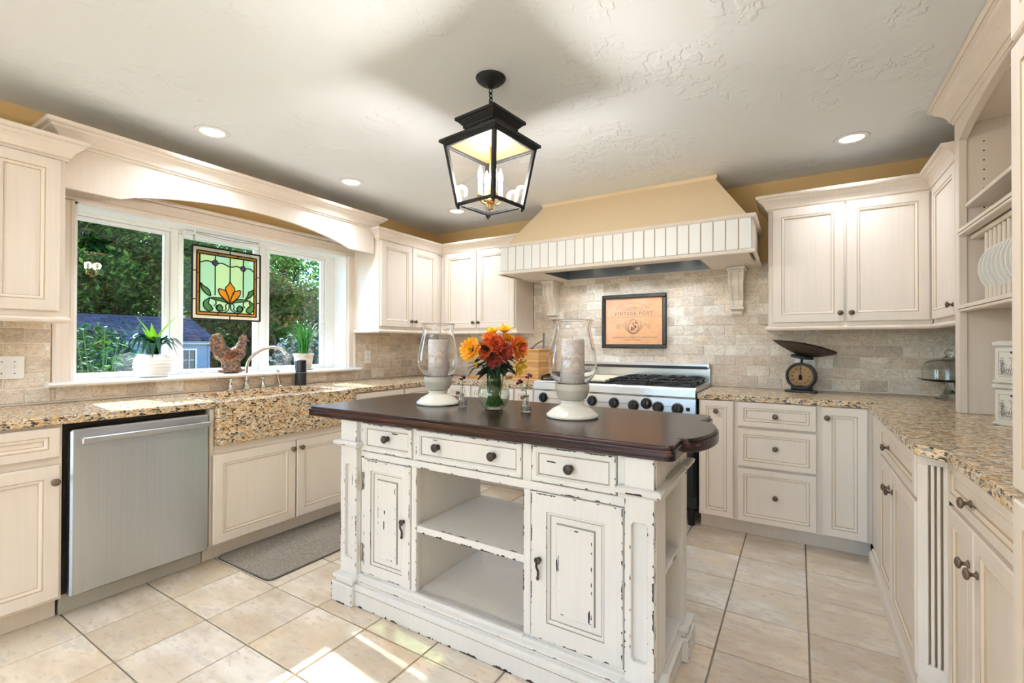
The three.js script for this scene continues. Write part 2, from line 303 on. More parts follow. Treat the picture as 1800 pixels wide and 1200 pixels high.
{ // glazed door behind the camera
  const w = new THREE.Group(); w.name = 'window_4'; w.userData.kind = 'structure'; scene.add(w);
  for (let k = 0; k < 3; k++) { const a = 0.7 + k, b = a + 1; part(w, 'sash', [bx(a, a + 0.08, 0, 2.15, RZ + 0.05, RZ + 0.1, 0.003), bx(b - 0.08, b, 0, 2.15, RZ + 0.05, RZ + 0.1, 0.003), bx(a + 0.08, b - 0.08, 0, 0.2, RZ + 0.05, RZ + 0.1, 0.003), bx(a + 0.08, b - 0.08, 2.05, 2.15, RZ + 0.05, RZ + 0.1, 0.003)], M.white); part(w, 'pane', bx(a + 0.08, b - 0.08, 0.2, 2.05, RZ + 0.07, RZ + 0.071, 0), M.pane); }
}

// ---------------------------------------------------------------- cabinets
const knobGeo = lathe([[0.0001, 0], [0.011, 0], [0.011, 0.003], [0.0055, 0.006], [0.005, 0.013], [0.009, 0.017], [0.0155, 0.02], [0.0165, 0.024], [0.0135, 0.028], [0.007, 0.0305], [0.0001, 0.0312]], 20);
function knob(P, T, f, plane, a, y) { const o = shade(new THREE.Mesh(knobGeo, M.knob)); o.name = 'knob'; const b = FRAME[f]; o.quaternion.setFromUnitVectors(V(0, 1, 0), b[2]); o.position.copy(f === 'B' ? V(a, y, plane) : V(plane, y, a)).sub(T.position); P.add(o); return o; }
// a door or drawer front: outer face at plane, over wall coordinates a..b and heights y0..y1
function front(T, name, f, plane, a, b, y0, y1, { fr = 0.055, knobs = [], thick = 0.02, mats = CD } = {}) {
  const [u0, u1] = uRange(f, a, b), t = thick;
  const R = rings(u0, u1, y0, y1, [[0, -t], [0, -0.004], [0.004, 0], [fr - 0.003, 0], [fr, -0.0028, 1], [fr + 0.003, -0.0008], [fr + 0.013, -0.0048], [fr + 0.0155, -0.0098, 1], [fr + 0.018, -0.0098]]);
  const mm = toM(f, plane), g0 = fromTris(R.main), g1 = fromTris(R.glaze), gp = fromTris(R.panel);
  for (const g of [g0, g1, gp]) { g.applyMatrix4(mm); meterUv(g, u0 * 1.7, y0 * 2.3); }
  const o = part(T, name, [g0, g1], mats);
  part(T, 'panel', gp, mats[0], o);
  for (const [ka, ky] of knobs) knob(o, T, f, plane, ka, ky);
  return o;
}
const CROWN = [[0, 0], [0.008, 0], [0.01, 0.008], [0.016, 0.012], [0.02, 0.026], [0.03, 0.044], [0.044, 0.058], [0.056, 0.066], [0.058, 0.074], [0.068, 0.078], [0.074, 0.088], [0.074, 0.1], [0, 0.1]];
const RAIL = [[0, 0], [0.012, 0], [0.02, 0.006], [0.022, 0.016], [0.018, 0.024], [0.008, 0.03], [0, 0.03]];
function crown(t, path, y0, kx, ky) {                 // crown moulding with rubbed-in glaze along its quirks
  const o = part(t, 'crown', sweep(sc(CROWN, kx, ky), path, y0), M.cream);
  for (const [a, b, s] of [[0.0155, 0.0125, 0.0022], [0.0575, 0.0755, 0.002], [0.069, 0.079, 0.0015]]) part(t, 'glaze_line', sweep([[a * kx, b * ky], [a * kx + s, b * ky - s * 0.3], [a * kx + s * 0.9, b * ky + s * 0.8], [a * kx - 0.001, b * ky + s]], path, y0), M.glaze, o);
}
const sc = (p, k, h = k) => p.map(([a, b]) => [a * k, b * h]);

// left run, base units
const BD = 0.655, BF = 0.633;                        // door plane and face frame plane
function baseBox(T, f, a, b, depthPlane, wallPlane, y1 = 0.875) {
  part(T, 'carcass', fbx(f, 0, a, b, 0.1, y1, wallPlane, depthPlane, 0.001), M.cream);
  part(T, 'toe_kick', fbx(f, 0, a, b, 0.0, 0.1, wallPlane, depthPlane - 0.073, 0.001), M.cream);
}
{
  const t = thing('base_cabinet', 'cream base cabinet with one drawer over one door, left of the dishwasher', 'cabinet', [0.3, 0, 3.5]);
  baseBox(t, 'W', 3.272, 3.9, BF, 0.02);
  front(t, 'drawer', 'W', BD, 3.282, 3.86, 0.735, 0.865, { fr: 0.04, knobs: [[3.57, 0.8]] });
  front(t, 'door', 'W', BD, 3.282, 3.86, 0.115, 0.7, { knobs: [[3.302, 0.63]] });
}
{
  const t = thing('sink_cabinet', 'cream two-door base cabinet below the granite apron sink', 'cabinet', [0.3, 0, 2.15]);
  part(t, 'carcass', [bx(0.02, BF, 0.1, 0.118, 1.69, 2.66), bx(0.02, BF, 0.118, 0.662, 1.69, 1.71), bx(0.02, BF, 0.118, 0.872, 2.637, 2.66), bx(0.02, 0.03, 0.118, 0.66, 1.71, 2.637), bx(BF - 0.02, BF, 0.605, 0.662, 1.69, 2.637)], M.cream);
  part(t, 'toe_kick', bx(0.02, BF - 0.073, 0, 0.1, 1.69, 2.66), M.cream);
  front(t, 'door', 'W', BD, 2.146, 2.648, 0.11, 0.612, { knobs: [[2.172, 0.562]] });
  front(t, 'door', 'W', BD, 1.7, 2.138, 0.11, 0.612, { knobs: [[2.112, 0.562]] });
}
{
  const t = thing('base_cabinet', 'cream base cabinet with drawers between the sink and the room corner', 'cabinet', [0.3, 0, 1.2]);
  baseBox(t, 'W', 0.02, 1.685, BF, 0.02);
  front(t, 'drawer', 'W', BD, 1.175, 1.665, 0.735, 0.868, { fr: 0.04, knobs: [[1.42, 0.8]] });
  front(t, 'drawer', 'W', BD, 0.69, 1.155, 0.735, 0.868, { fr: 0.04, knobs: [[0.92, 0.8]] });
  front(t, 'door', 'W', BD, 1.175, 1.665, 0.115, 0.71, { knobs: [[1.2, 0.65]] });
  front(t, 'door', 'W', BD, 0.69, 1.155, 0.115, 0.71, { knobs: [[1.13, 0.65]] });
}
{
  const t = thing('base_cabinet', 'cream base cabinet with a row of drawers, left of the range', 'cabinet', [1.1, 0, 0.3]);
  baseBox(t, 'B', 0.665, 1.6, BF, 0.02);
  front(t, 'drawer', 'B', BD, 0.69, 0.946, 0.735, 0.868, { fr: 0.04, knobs: [[0.82, 0.8]] });
  front(t, 'drawer', 'B', BD, 0.96, 1.398, 0.735, 0.868, { fr: 0.04, knobs: [[1.18, 0.8]] });
  front(t, 'drawer', 'B', BD, 1.412, 1.588, 0.735, 0.868, { fr: 0.04, knobs: [[1.5, 0.8]] });
  front(t, 'door', 'B', BD, 0.69, 0.946, 0.115, 0.71, { knobs: [[0.92, 0.65]] });
  front(t, 'door', 'B', BD, 0.96, 1.398, 0.115, 0.71, { knobs: [[0.99, 0.65]] });
  front(t, 'door', 'B', BD, 1.412, 1.588, 0.115, 0.71, { knobs: [[1.44, 0.65]] });
}
{
  const t = thing('base_cabinet', 'cream base cabinet with a stack of three drawers between two doors, right of the range', 'cabinet', [3.3, 0, 0.3]);
  baseBox(t, 'B', 2.864, 3.8, BF, 0.02);
  front(t, 'door', 'B', BD, 2.872, 3.078, 0.108, 0.872, { fr: 0.042, knobs: [[2.975, 0.803]] });
  front(t, 'drawer', 'B', BD, 3.103, 3.532, 0.716, 0.872, { fr: 0.038, knobs: [[3.316, 0.793]] });
  front(t, 'drawer', 'B', BD, 3.103, 3.532, 0.461, 0.702, { fr: 0.038, knobs: [[3.316, 0.592]] });
  front(t, 'drawer', 'B', BD, 3.103, 3.532, 0.108, 0.447, { fr: 0.038, knobs: [[3.316, 0.287]] });
  front(t, 'door', 'B', BD, 3.56, 3.778, 0.108, 0.872, { fr: 0.05, knobs: [[3.584, 0.81]] });
}
// right run
{
  const t = thing('base_cabinet', 'cream base cabinet with one wide drawer over two doors, left of the fluted pilaster', 'cabinet', [4.1, 0, 1.3]);
  part(t, 'carcass', [bx(3.8, 4.44, 0.1, 0.875, 0.6335, 1.895, 0.001)], M.cream);
  part(t, 'base_board', [bx(3.79, 4.44, 0, 0.1, 0.7, 1.9, 0.001), sweep([[0, 0], [0.011, 0], [0.011, 0.06], [0.006, 0.072], [0, 0.078]], [[3.79, 0.67], [3.79, 1.9]], 0)], M.cream);
  front(t, 'drawer', 'R', 3.78, 1.05, 1.892, 0.716, 0.872, { fr: 0.04, knobs: [[1.36, 0.785]] });
  front(t, 'door', 'R', 3.78, 1.05, 1.405, 0.11, 0.7, { fr: 0.05, knobs: [[1.375, 0.612]] });
  front(t, 'door', 'R', 3.78, 1.42, 1.892, 0.11, 0.7, { fr: 0.05, knobs: [[1.45, 0.612]] });
}
{ // angled pilaster
  const A = V(3.784, 0, 1.899), B = V(3.862, 0, 1.936), L = A.distanceTo(B), ang = Math.atan2(-(B.z - A.z), B.x - A.x);
  const t = new THREE.Group(); t.name = numbered('fluted_pilaster'); t.position.copy(A); t.rotation.y = ang; scene.add(t);
  tag(t, 'cream fluted pilaster with three vertical grooves between the right base cabinets', 'pilaster');
  const y0 = 0.1, y1 = 0.874, w = 0.007, xs = [0.4, 0.585, 0.77].map((k) => k * L), cols = [0.002, ...xs, L - 0.001], pieces = [];
  for (let i = 0; i < 4; i++) pieces.push(bx(cols[i] + (i ? w / 2 : 0), cols[i + 1] - (i < 3 ? w / 2 : 0), y0 + 0.06, y1 - 0.04, -0.012, 0, 0.0015));
  pieces.push(bx(0.002, L - 0.001, y0, y0 + 0.06, -0.012, 0, 0.001), bx(0.002, L - 0.001, y1 - 0.04, y1, -0.012, 0, 0.001));
  lpart(t, 'panel', pieces, M.cream);
  lpart(t, 'flute', bx(0.002, L - 0.001, y0, y1, -0.02, -0.011, 0), M.glazeDark);
  lpart(t, 'plinth', [bx(0, L, 0, 0.085, -0.02, 0.006, 0.002), bx(0, L, 0.085, 0.1, -0.02, 0.003, 0.002)], M.cream);
}
{
  const t = thing('base_cabinet', 'cream base cabinet with drawer over two doors, between fluted pilaster and tall pantry', 'cabinet', [4.15, 0, 2.3]);
  part(t, 'carcass', bx(3.875, 4.44, 0.1, 0.875, 1.94, 2.675, 0.001), M.cream);
  part(t, 'base_board', bx(3.866, 4.44, 0, 0.1, 1.94, 2.675, 0.002), M.cream);
  front(t, 'drawer', 'R', 3.855, 1.945, 2.665, 0.732, 0.87, { fr: 0.036, knobs: [[2.19, 0.79]] });
  front(t, 'door', 'R', 3.855, 1.945, 2.2, 0.11, 0.716, { fr: 0.05, knobs: [[2.165, 0.61]] });
  front(t, 'door', 'R', 3.855, 2.21, 2.665, 0.11, 0.716, { fr: 0.05, knobs: [[2.243, 0.61]] });
}
{
  const t = thing('tall_pantry', 'tall cream pantry cabinet at the edge of the view, right of the counter', 'cabinet', [4.1, 0, 3]);
  part(t, 'carcass', bx(3.82, 4.44, 0.0, 2.44, 2.684, 3.36, 0.001), M.cream);
  for (const [a, b] of [[0.1, 0.936], [0.957, 1.83], [1.846, 2.38]]) front(t, 'door', 'R', 3.8, 2.686, 3.34, a, b, { fr: 0.05 });
}
// upper cabinets
const UF = 0.337, UD = 0.357;
{
  const t = thing('upper_cabinet', 'cream upper cabinet with crown, left of the window', 'cabinet', [0.15, 1.36, 3.4]);
  part(t, 'carcass', bx(0.014, UF, 1.368, 2.15, 3.192, 3.95, 0.001), M.cream);
  front(t, 'door', 'W', UD, 3.215, 3.475, 1.395, 2.135, { knobs: [[3.445, 1.45]] });
  front(t, 'door', 'W', UD, 3.485, 3.9, 1.395, 2.135, { knobs: [[3.515, 1.45]] });
  part(t, 'light_rail', sweep(sc(RAIL, 1), [[UF - 0.002, 3.95], [UF - 0.002, 3.194], [0.03, 3.194]], 1.339), M.cream);
  crown(t, [[UF, 3.95], [UF, 3.192], [0.02, 3.192]], 2.14, 1, 1);
}
{
  const t = thing('upper_cabinet', 'cream two-door upper cabinet on the window wall, right of the window', 'cabinet', [0.15, 1.36, 0.7]);
  part(t, 'carcass', bx(0.014, UF, 1.368, 2.15, 0.02, 1.16, 0.001), M.cream);
  front(t, 'door', 'W', UD, 0.768, 1.15, 1.395, 2.145, { knobs: [[0.79, 1.45]] });
  front(t, 'door', 'W', UD, 0.41, 0.76, 1.395, 2.145, { knobs: [[0.735, 1.45]] });
  part(t, 'light_rail', sweep(RAIL, [[UF - 0.002, 0.36], [UF - 0.002, 1.158], [0.03, 1.158]].reverse(), 1.339), M.cream);
  crown(t, [[0.302, 1.16], [UF, 1.16], [UF, UF]], 2.14, 1, 1);
}
{
  const t = thing('upper_cabinet', 'cream two-door upper cabinet on the range wall, left of the hood', 'cabinet', [0.8, 1.36, 0.15]);
  part(t, 'carcass', bx(0.345, 1.235, 1.368, 2.15, 0.014, UF, 0.001), M.cream);
  front(t, 'door', 'B', UD, 0.4, 0.79, 1.395, 2.145, { knobs: [[0.765, 1.45]] });
  front(t, 'door', 'B', UD, 0.8, 1.222, 1.395, 2.145, { knobs: [[0.828, 1.45]] });
  part(t, 'light_rail', sweep(RAIL, [[0.36, UF - 0.002], [1.233, UF - 0.002], [1.233, 0.03]], 1.339), M.cream);
  crown(t, [[UF, UF], [1.235, UF], [1.235, 0.02]], 2.14, 1, 1);
}
{
  const t = thing('upper_cabinet', 'wide cream two-door upper cabinet on the range wall, right of the hood', 'cabinet', [3.7, 1.36, 0.15]);
  part(t, 'carcass', bx(3.264, 4.12, 1.368, 2.165, 0.014, UF, 0.001), M.cream);
  front(t, 'door', 'B', UD, 3.29, 3.69, 1.392, 2.158, { knobs: [[3.668, 1.447]] });
  front(t, 'door', 'B', UD, 3.702, 4.105, 1.392, 2.158, { knobs: [[3.726, 1.447]] });
  part(t, 'light_rail', sweep(RAIL, [[3.266, 0.03], [3.266, UF - 0.002], [4.11, UF - 0.002]], 1.339), M.cream);
  crown(t, [[3.264, 0.02], [3.264, UF], [4.123, UF]], 2.155, 1, 1);
}
{
  const t = thing('upper_cabinet', 'narrow cream upper cabinet with a single door, between the corner and the plate hutch', 'cabinet', [4.3, 1.36, 0.5]);
  part(t, 'carcass', bx(4.123, 4.44, 1.368, 2.165, 0.345, 0.885, 0.001), M.cream);
  front(t, 'door', 'R', 4.103, 0.4, 0.872, 1.392, 2.158, { fr: 0.05, knobs: [[0.84, 1.447]] });
  part(t, 'light_rail', sweep(RAIL, [[4.125, 0.36], [4.125, 0.884]], 1.339), M.cream);
  crown(t, [[4.123, UF], [4.123, 0.885]], 2.155, 1, 1);
}

// ---------------------------------------------------------------- valance over the window
{
  const t = thing('window_valance', 'cream arched valance with deep crown moulding over the kitchen window', 'valance', [0.15, 2.0, 2.2]);
  const z0 = 1.185, z1 = 3.19, xf = 0.3, s = new THREE.Shape();     // in (z, y)
  const yb = 2.022, pk = 2.131;
  s.moveTo(z0, 2.24); s.lineTo(z1, 2.24); s.lineTo(z1, yb); s.lineTo(2.965, yb);
  for (let i = 0; i <= 24; i++) { const u = i / 24; s.lineTo(lerp(2.955, 1.45, u), yb + (pk - yb) * Math.pow(Math.sin(Math.PI * u), 0.75) + 0.002); }
  s.lineTo(1.44, yb); s.lineTo(z0, yb); s.closePath();
  const g = extr(s, 0.02); g.applyMatrix4(new THREE.Matrix4().makeBasis(V(0, 0, 1), V(0, 1, 0), V(-1, 0, 0)).setPosition(xf, 0, 0));
  part(t, 'valance_board', [meterUv(g), bx(0.12, xf - 0.02, yb + 0.1, 2.238, z0, z0 + 0.018, 0.001), bx(0.02, xf - 0.02, yb + 0.16, 2.238, z1 - 0.018, z1, 0.001), bx(0.01, xf - 0.02, 2.22, 2.239, z0, z1, 0.001)], M.cream);
  crown(t, [[0.02, 3.19], [0.3, 3.19], [0.3, 1.185], [0.02, 1.185]], 2.236, 1.1, 1.0);
}
// ---------------------------------------------------------------- countertops and sink
const CT = 0.914, CB = 0.877;
const EDGE = [[0, 0], [0, 0.037], [0.012, 0.037], [0.018, 0.034], [0.02, 0.028], [0.02, 0.006], [0.017, 0.002], [0.012, 0]];
{
  const t = thing('countertop', 'speckled granite countertop running under the window and round the corner to the range', 'countertop', [0.3, CB, 1.6]);
  const e = 0.657;
  part(t, 'slab', [bx(0.013, e, CB, CT, 2.638, 3.95, 0.004), bx(0.013, e, CB, CT, 0.013, 1.69, 0.004), bx(0.013, 0.115, CB, CT, 1.69, 2.638, 0.001), bx(e, 1.602, CB, CT, 0.013, e, 0.004)], M.granite);
}
{
  const t = thing('farmhouse_sink', 'speckled granite farmhouse sink with a tall apron front below the window', 'sink', [0.4, 0.66, 2.15]);
  part(t, 'apron', bx(0.6, 0.678, 0.664, CT, 1.692, 2.636, 0.006), M.granite);
  part(t, 'basin', [bx(0.116, 0.6, CB - 0.0, CT, 1.692, 1.762, 0.003), bx(0.116, 0.6, CB, CT, 2.566, 2.636, 0.003), bx(0.116, 0.14, 0.68, CB, 1.74, 2.59, 0.002), bx(0.14, 0.6, 0.68, CB, 1.74, 1.764, 0.002), bx(0.14, 0.6, 0.68, CB, 2.566, 2.59, 0.002), bx(0.14, 0.6, 0.68, 0.7, 1.764, 2.566, 0.002)], M.granite);
  part(t, 'drain', at(lathe([[0.0001, 0.002], [0.03, 0.002], [0.045, 0.004], [0.045, 0], [0.0001, 0]]), [0.36, 0.7, 2.16]), M.nickel);
}
{
  const t = thing('countertop', 'speckled granite countertop right of the range, stepping along the right run of cabinets', 'countertop', [4, CB, 1.2]);
  const s = shapeOf([[2.857, 0.014], [RX - 0.014, 0.014], [RX - 0.014, 2.682], [3.83, 2.682], [3.83, 2.075], [3.80, 2.03], [3.766, 1.985], [3.766, 0.8], [3.8, 0.73], [3.86, 0.657], [2.857, 0.657]].map(([x, z]) => [x, -z]));
  const g = extr(s, 0.027, { bevelEnabled: true, bevelSize: 0.004, bevelThickness: 0.005, bevelSegments: 3, bevelOffset: -0.004 });
  g.rotateX(-Math.PI / 2); g.translate(0, CB + 0.005, 0);
  part(t, 'slab', meterUv(g), M.granite);
}
// ---------------------------------------------------------------- dishwasher
{
  const t = thing('dishwasher', 'stainless steel dishwasher with a long bar handle under the granite counter', 'dishwasher', [0.35, 0, 2.96]);
  part(t, 'body', bx(0.05, 0.6, 0.1, 0.868, 2.67, 3.262, 0.002), M.dark);
  part(t, 'door', bx(0.61, 0.662, 0.098, 0.848, 2.674, 3.25, 0.008), M.steel);
  const h = part(t, 'handle', [fbx('W', 0.7, 2.69, 3.225, 0.786, 0.814, 0, 0.016, 0.007)], M.steelH);
  for (const z of [2.695, 3.195]) part(t, 'handle_mount', bx(0.661, 0.702, 0.79, 0.81, z, z + 0.025, 0.004), M.steelH, h);
  part(t, 'toe_kick', bx(0.1, 0.57, 0, 0.097, 2.67, 3.262, 0.002), std({ color: '#b9b2a4', roughness: 0.6 }));
}
// ---------------------------------------------------------------- range
{
  const t = thing('range', 'wide stainless steel gas range with black knobs below the hood', 'range', [2.23, 0, 0.34]);
  const x0 = 1.612, x1 = 2.85;
  part(t, 'body', [bx(x0, x1, 0.12, 0.86, 0.03, 0.63, 0.003)], M.dark);
  const od = part(t, 'oven_door', [bx(1.63, 2.38, 0.2, 0.74, 0.63, 0.665, 0.004), bx(2.39, 2.835, 0.2, 0.74, 0.63, 0.665, 0.004)], M.dark);
  part(t, 'oven_handle', [rod([1.68, 0.7, 0.71], [2.33, 0.7, 0.71], 0.012), rod([2.44, 0.7, 0.71], [2.79, 0.7, 0.71], 0.012), rod([1.7, 0.7, 0.66], [1.7, 0.7, 0.71], 0.008), rod([2.31, 0.7, 0.66], [2.31, 0.7, 0.71], 0.008), rod([2.46, 0.7, 0.66], [2.46, 0.7, 0.71], 0.008), rod([2.77, 0.7, 0.66], [2.77, 0.7, 0.71], 0.008)], M.steelH, od);
  for (const [x, z] of [[1.65, 0.6], [2.81, 0.6], [1.65, 0.08], [2.81, 0.08]]) part(t, 'foot', rod([x, 0, z], [x, 0.125, z], 0.022, 0.018), M.iron);
  const pf = shapeOf([[0.03, 0.86], [0.66, 0.755], [0.69, 0.757], [0.675, 0.87], [0.684, 0.872], [0.692, 0.886], [0.686, 0.935], [0.672, 0.944], [0.03, 0.944]]);
  const cp = extr(pf, x1 - x0); cp.applyMatrix4(new THREE.Matrix4().makeBasis(V(0, 0, 1), V(0, 1, 0), V(-1, 0, 0)).setPosition(x1, 0, 0));
  const panel = part(t, 'control_panel', meterUv(cp), M.steelH);
  part(t, 'panel_line', [bx(x0 + 0.03, x1 - 0.14, 0.812, 0.8145, 0.682, 0.6845, 0.0005)], M.iron, panel);
  part(t, 'switch', bx(2.79, 2.815, 0.79, 0.815, 0.676, 0.692, 0.003), M.iron, panel);
  for (const [x, y] of [[1.70, 0.815], [1.955, 0.815], [2.115, 0.815], [2.285, 0.81], [2.43, 0.802], [2.523, 0.822], [2.605, 0.802], [2.735, 0.8]]) {
    const k = part(t, 'knob', [at(lathe([[0.0001, 0], [0.033, 0], [0.036, 0.003], [0.034, 0.006], [0.028, 0.008], [0.0265, 0.026], [0.023, 0.031], [0.0001, 0.033]], 24), [x, y, 0.684], [Math.PI / 2 - 0.14, 0, 0]), bx(x - 0.005, x + 0.005, y - 0.024, y + 0.024, 0.708, 0.724, 0.003)], M.dark);
    part(t, 'knob_ring', at(lathe([[0.038, 0.0], [0.042, 0.001], [0.042, 0.008], [0.038, 0.009], [0.036, 0.004]], 24), [x, y + 0.001, 0.681], [Math.PI / 2 - 0.14, 0, 0]), M.nickel, k);
  }
  part(t, 'cooktop', bx(x0 + 0.01, x1 - 0.01, 0.935, 0.947, 0.04, 0.655, 0.003), M.steelH);
  for (const [a, b] of [[2.215, 2.83], [1.632, 1.845]]) part(t, 'burner_tray', bx(a, b, 0.945, 0.95, 0.1, 0.63, 0.002), M.iron);
  const bg = part(t, 'backguard', [bx(x0, x1, 0.94, 1.09, 0.016, 0.045, 0.004), bx(x0, x1, 1.055, 1.092, 0.03, 0.075, 0.006)], M.steelH);
  part(t, 'vent_slot', bx(x0 + 0.02, x1 - 0.02, 1.046, 1.07, 0.044, 0.0775, 0.002), M.dark, bg);
  const grate = (a, b) => { const l = [], y = 0.972, h = 0.02; for (const z of [0.115, 0.365, 0.615]) l.push(bx(a, b, y, y + h * 0.7, z - 0.007, z + 0.007, 0.003)); for (const x of [a + 0.007, b - 0.007]) l.push(bx(x - 0.007, x + 0.007, y, y + h * 0.7, 0.115, 0.615, 0.003)); const m = (a + b) / 2;
    for (const zc of [0.24, 0.49]) { for (const [dx, dz] of [[1, 0], [-1, 0], [0, 1], [0, -1], [0.72, 0.72], [-0.72, 0.72], [0.72, -0.72], [-0.72, -0.72]]) { const hx = (b - a) / 2, p = [m + dx * 0.035, y + 0.013, zc + dz * 0.035], q = [m + Math.sign(dx) * (dz && dx ? hx * 0.9 : hx) * Math.abs(dx ? 1 : 0), y + 0.008, zc + Math.sign(dz) * (dx && dz ? 0.112 : 0.122) * (dz ? 1 : 0)]; l.push(tube([p, [(p[0] + q[0]) / 2, y + 0.021, (p[2] + q[2]) / 2], q], 0.0075, 6, 6)); } l.push(at(lathe([[0.0001, 0], [0.05, 0], [0.05, 0.008], [0.03, 0.012], [0.03, 0.018], [0.0001, 0.02]], 20), [m, 0.948, zc])); }
    for (const x of [a + 0.01, b - 0.01]) for (const z of [0.12, 0.365, 0.61]) l.push(bx(x - 0.007, x + 0.007, 0.948, y + 0.004, z - 0.007, z + 0.007, 0.002)); return l; };
  part(t, 'grate', grate(1.64, 1.84), M.iron);
  part(t, 'grate', grate(2.225, 2.518), M.iron);
  part(t, 'grate', grate(2.526, 2.82), M.iron);
  part(t, 'griddle', bx(1.855, 2.2, 0.946, 0.958, 0.09, 0.64, 0.003), M.iron);
}
{
  const t = solo('griddle_cover', 'pale wooden board covering the griddle in the middle of the range', 'board', bx(1.862, 2.196, 0.9585, 0.977, 0.1, 0.632, 0.006), std({ color: '#f0e0bf', roughness: 0.5 }));
  
}
// ---------------------------------------------------------------- hood
{
  const t = thing('range_hood', 'large tan range hood with a white beadboard band above the range', 'hood', [2.24, 1.83, 0.3]);
  const x0 = 1.292, x1 = 3.192, zf = 0.692, yb = 1.83, yt = 2.062;
  const s = V, A = [s(x0 + 0.02, yt, 0.002), s(x0 + 0.02, yt, zf - 0.025), s(x1 - 0.02, yt, zf - 0.025), s(x1 - 0.02, yt, 0.002)], B = [s(1.545, CH - 0.001, 0.002), s(1.545, CH - 0.001, 0.35), s(2.912, CH - 0.001, 0.35), s(2.912, CH - 0.001, 0.002)];
  const tris = []; for (let i = 0; i < 3; i++) tris.push([A[i], A[i + 1], B[i + 1]], [A[i], B[i + 1], B[i]]);
  part(t, 'sloped_shell', fromTris(tris), M.hoodPaint);
  part(t, 'ceiling_trim', sweep([[0, 0], [0.004, 0], [0.012, 0.012], [0.016, 0.03], [0, 0.03]], [[1.53, 0.002], [1.53, 0.362], [2.927, 0.362], [2.927, 0.002]], CH - 0.031), M.hoodPaint);
  // band: three sides and a bottom with an opening for the liner
  part(t, 'band', [bx(x0, x0 + 0.02, yb, yt, 0.002, zf, 0.001), bx(x1 - 0.02, x1, yb, yt, 0.002, zf, 0.001), bx(x0 + 0.02, x1 - 0.02, yb, yt, zf - 0.02, zf, 0.001), bx(x0, 1.64, yb, yb + 0.016, 0.002, zf, 0.001), bx(2.862, x1, yb, yb + 0.016, 0.002, zf, 0.001), bx(1.64, 2.862, yb, yb + 0.016, 0.575, zf, 0.001), bx(1.64, 2.862, yb, yb + 0.016, 0.002, 0.1, 0.001)], M.cream);
  const n = 25, w = (x1 - x0 - 0.004) / n;
  for (let i = 0; i < n; i++) part(t, 'beadboard_plank', bx(x0 + 0.002 + i * w + 0.003, x0 + 0.002 + (i + 1) * w - 0.003, yb + 0.024, yt - 0.012, zf, zf + 0.009, 0.0025), M.white);
  const gr = part(t, 'plank_groove', bx(x0 + 0.002, x1 - 0.002, yb + 0.022, yt - 0.01, zf, zf + 0.002, 0), M.glaze);
  part(t, 'top_moulding', sweep([[0, -0.012], [0.012, -0.012], [0.02, -0.004], [0.024, 0.004], [0.02, 0.012], [0, 0.014]], [[x0, 0.002], [x0, zf], [x1, zf], [x1, 0.002]], yt), M.cream);
  part(t, 'bottom_moulding', sweep([[0, -0.006], [0.012, -0.006], [0.02, 0.0], [0.018, 0.012], [0.01, 0.022], [0, 0.024]], [[x0, 0.002], [x0, zf], [x1, zf], [x1, 0.002]], yb), M.cream);
  const li = part(t, 'liner', [bx(1.645, 2.857, yb + 0.1, yb + 0.106, 0.1, 0.57, 0), bx(1.645, 1.65, yb + 0.001, yb + 0.1, 0.1, 0.57, 0), bx(2.852, 2.857, yb + 0.001, yb + 0.1, 0.1, 0.57, 0), bx(1.65, 2.852, yb + 0.001, yb + 0.1, 0.565, 0.57, 0), bx(1.65, 2.852, yb + 0.001, yb + 0.1, 0.1, 0.105, 0)], std({ color: '#9a9fa4', metalness: 1, roughness: 0.35 }));
  part(t, 'control_plate', bx(2.2, 2.31, yb + 0.035, yb + 0.06, 0.105, 0.112, 0.002), M.nickel, li);
  for (const x of [1.85, 2.25, 2.65]) {
    const l = part(t, 'hood_lamp', at(lathe([[0.0001, 0.004], [0.03, 0.004], [0.034, 0.006], [0.034, 0.012], [0.0001, 0.012]], 20), [x, yb + 0.086, 0.3]), M.emit, li);
    const p = new THREE.SpotLight(SOFT, LIGHT.hood, 0, 1.15, 0.6); p.name = 'hood_light'; p.position.set(x, yb + 0.08, 0.3); p.target.position.set(x, 0, 0.22); p.castShadow = true; p.shadow.radius = 1.5; scene.add(p, p.target);
  }
}
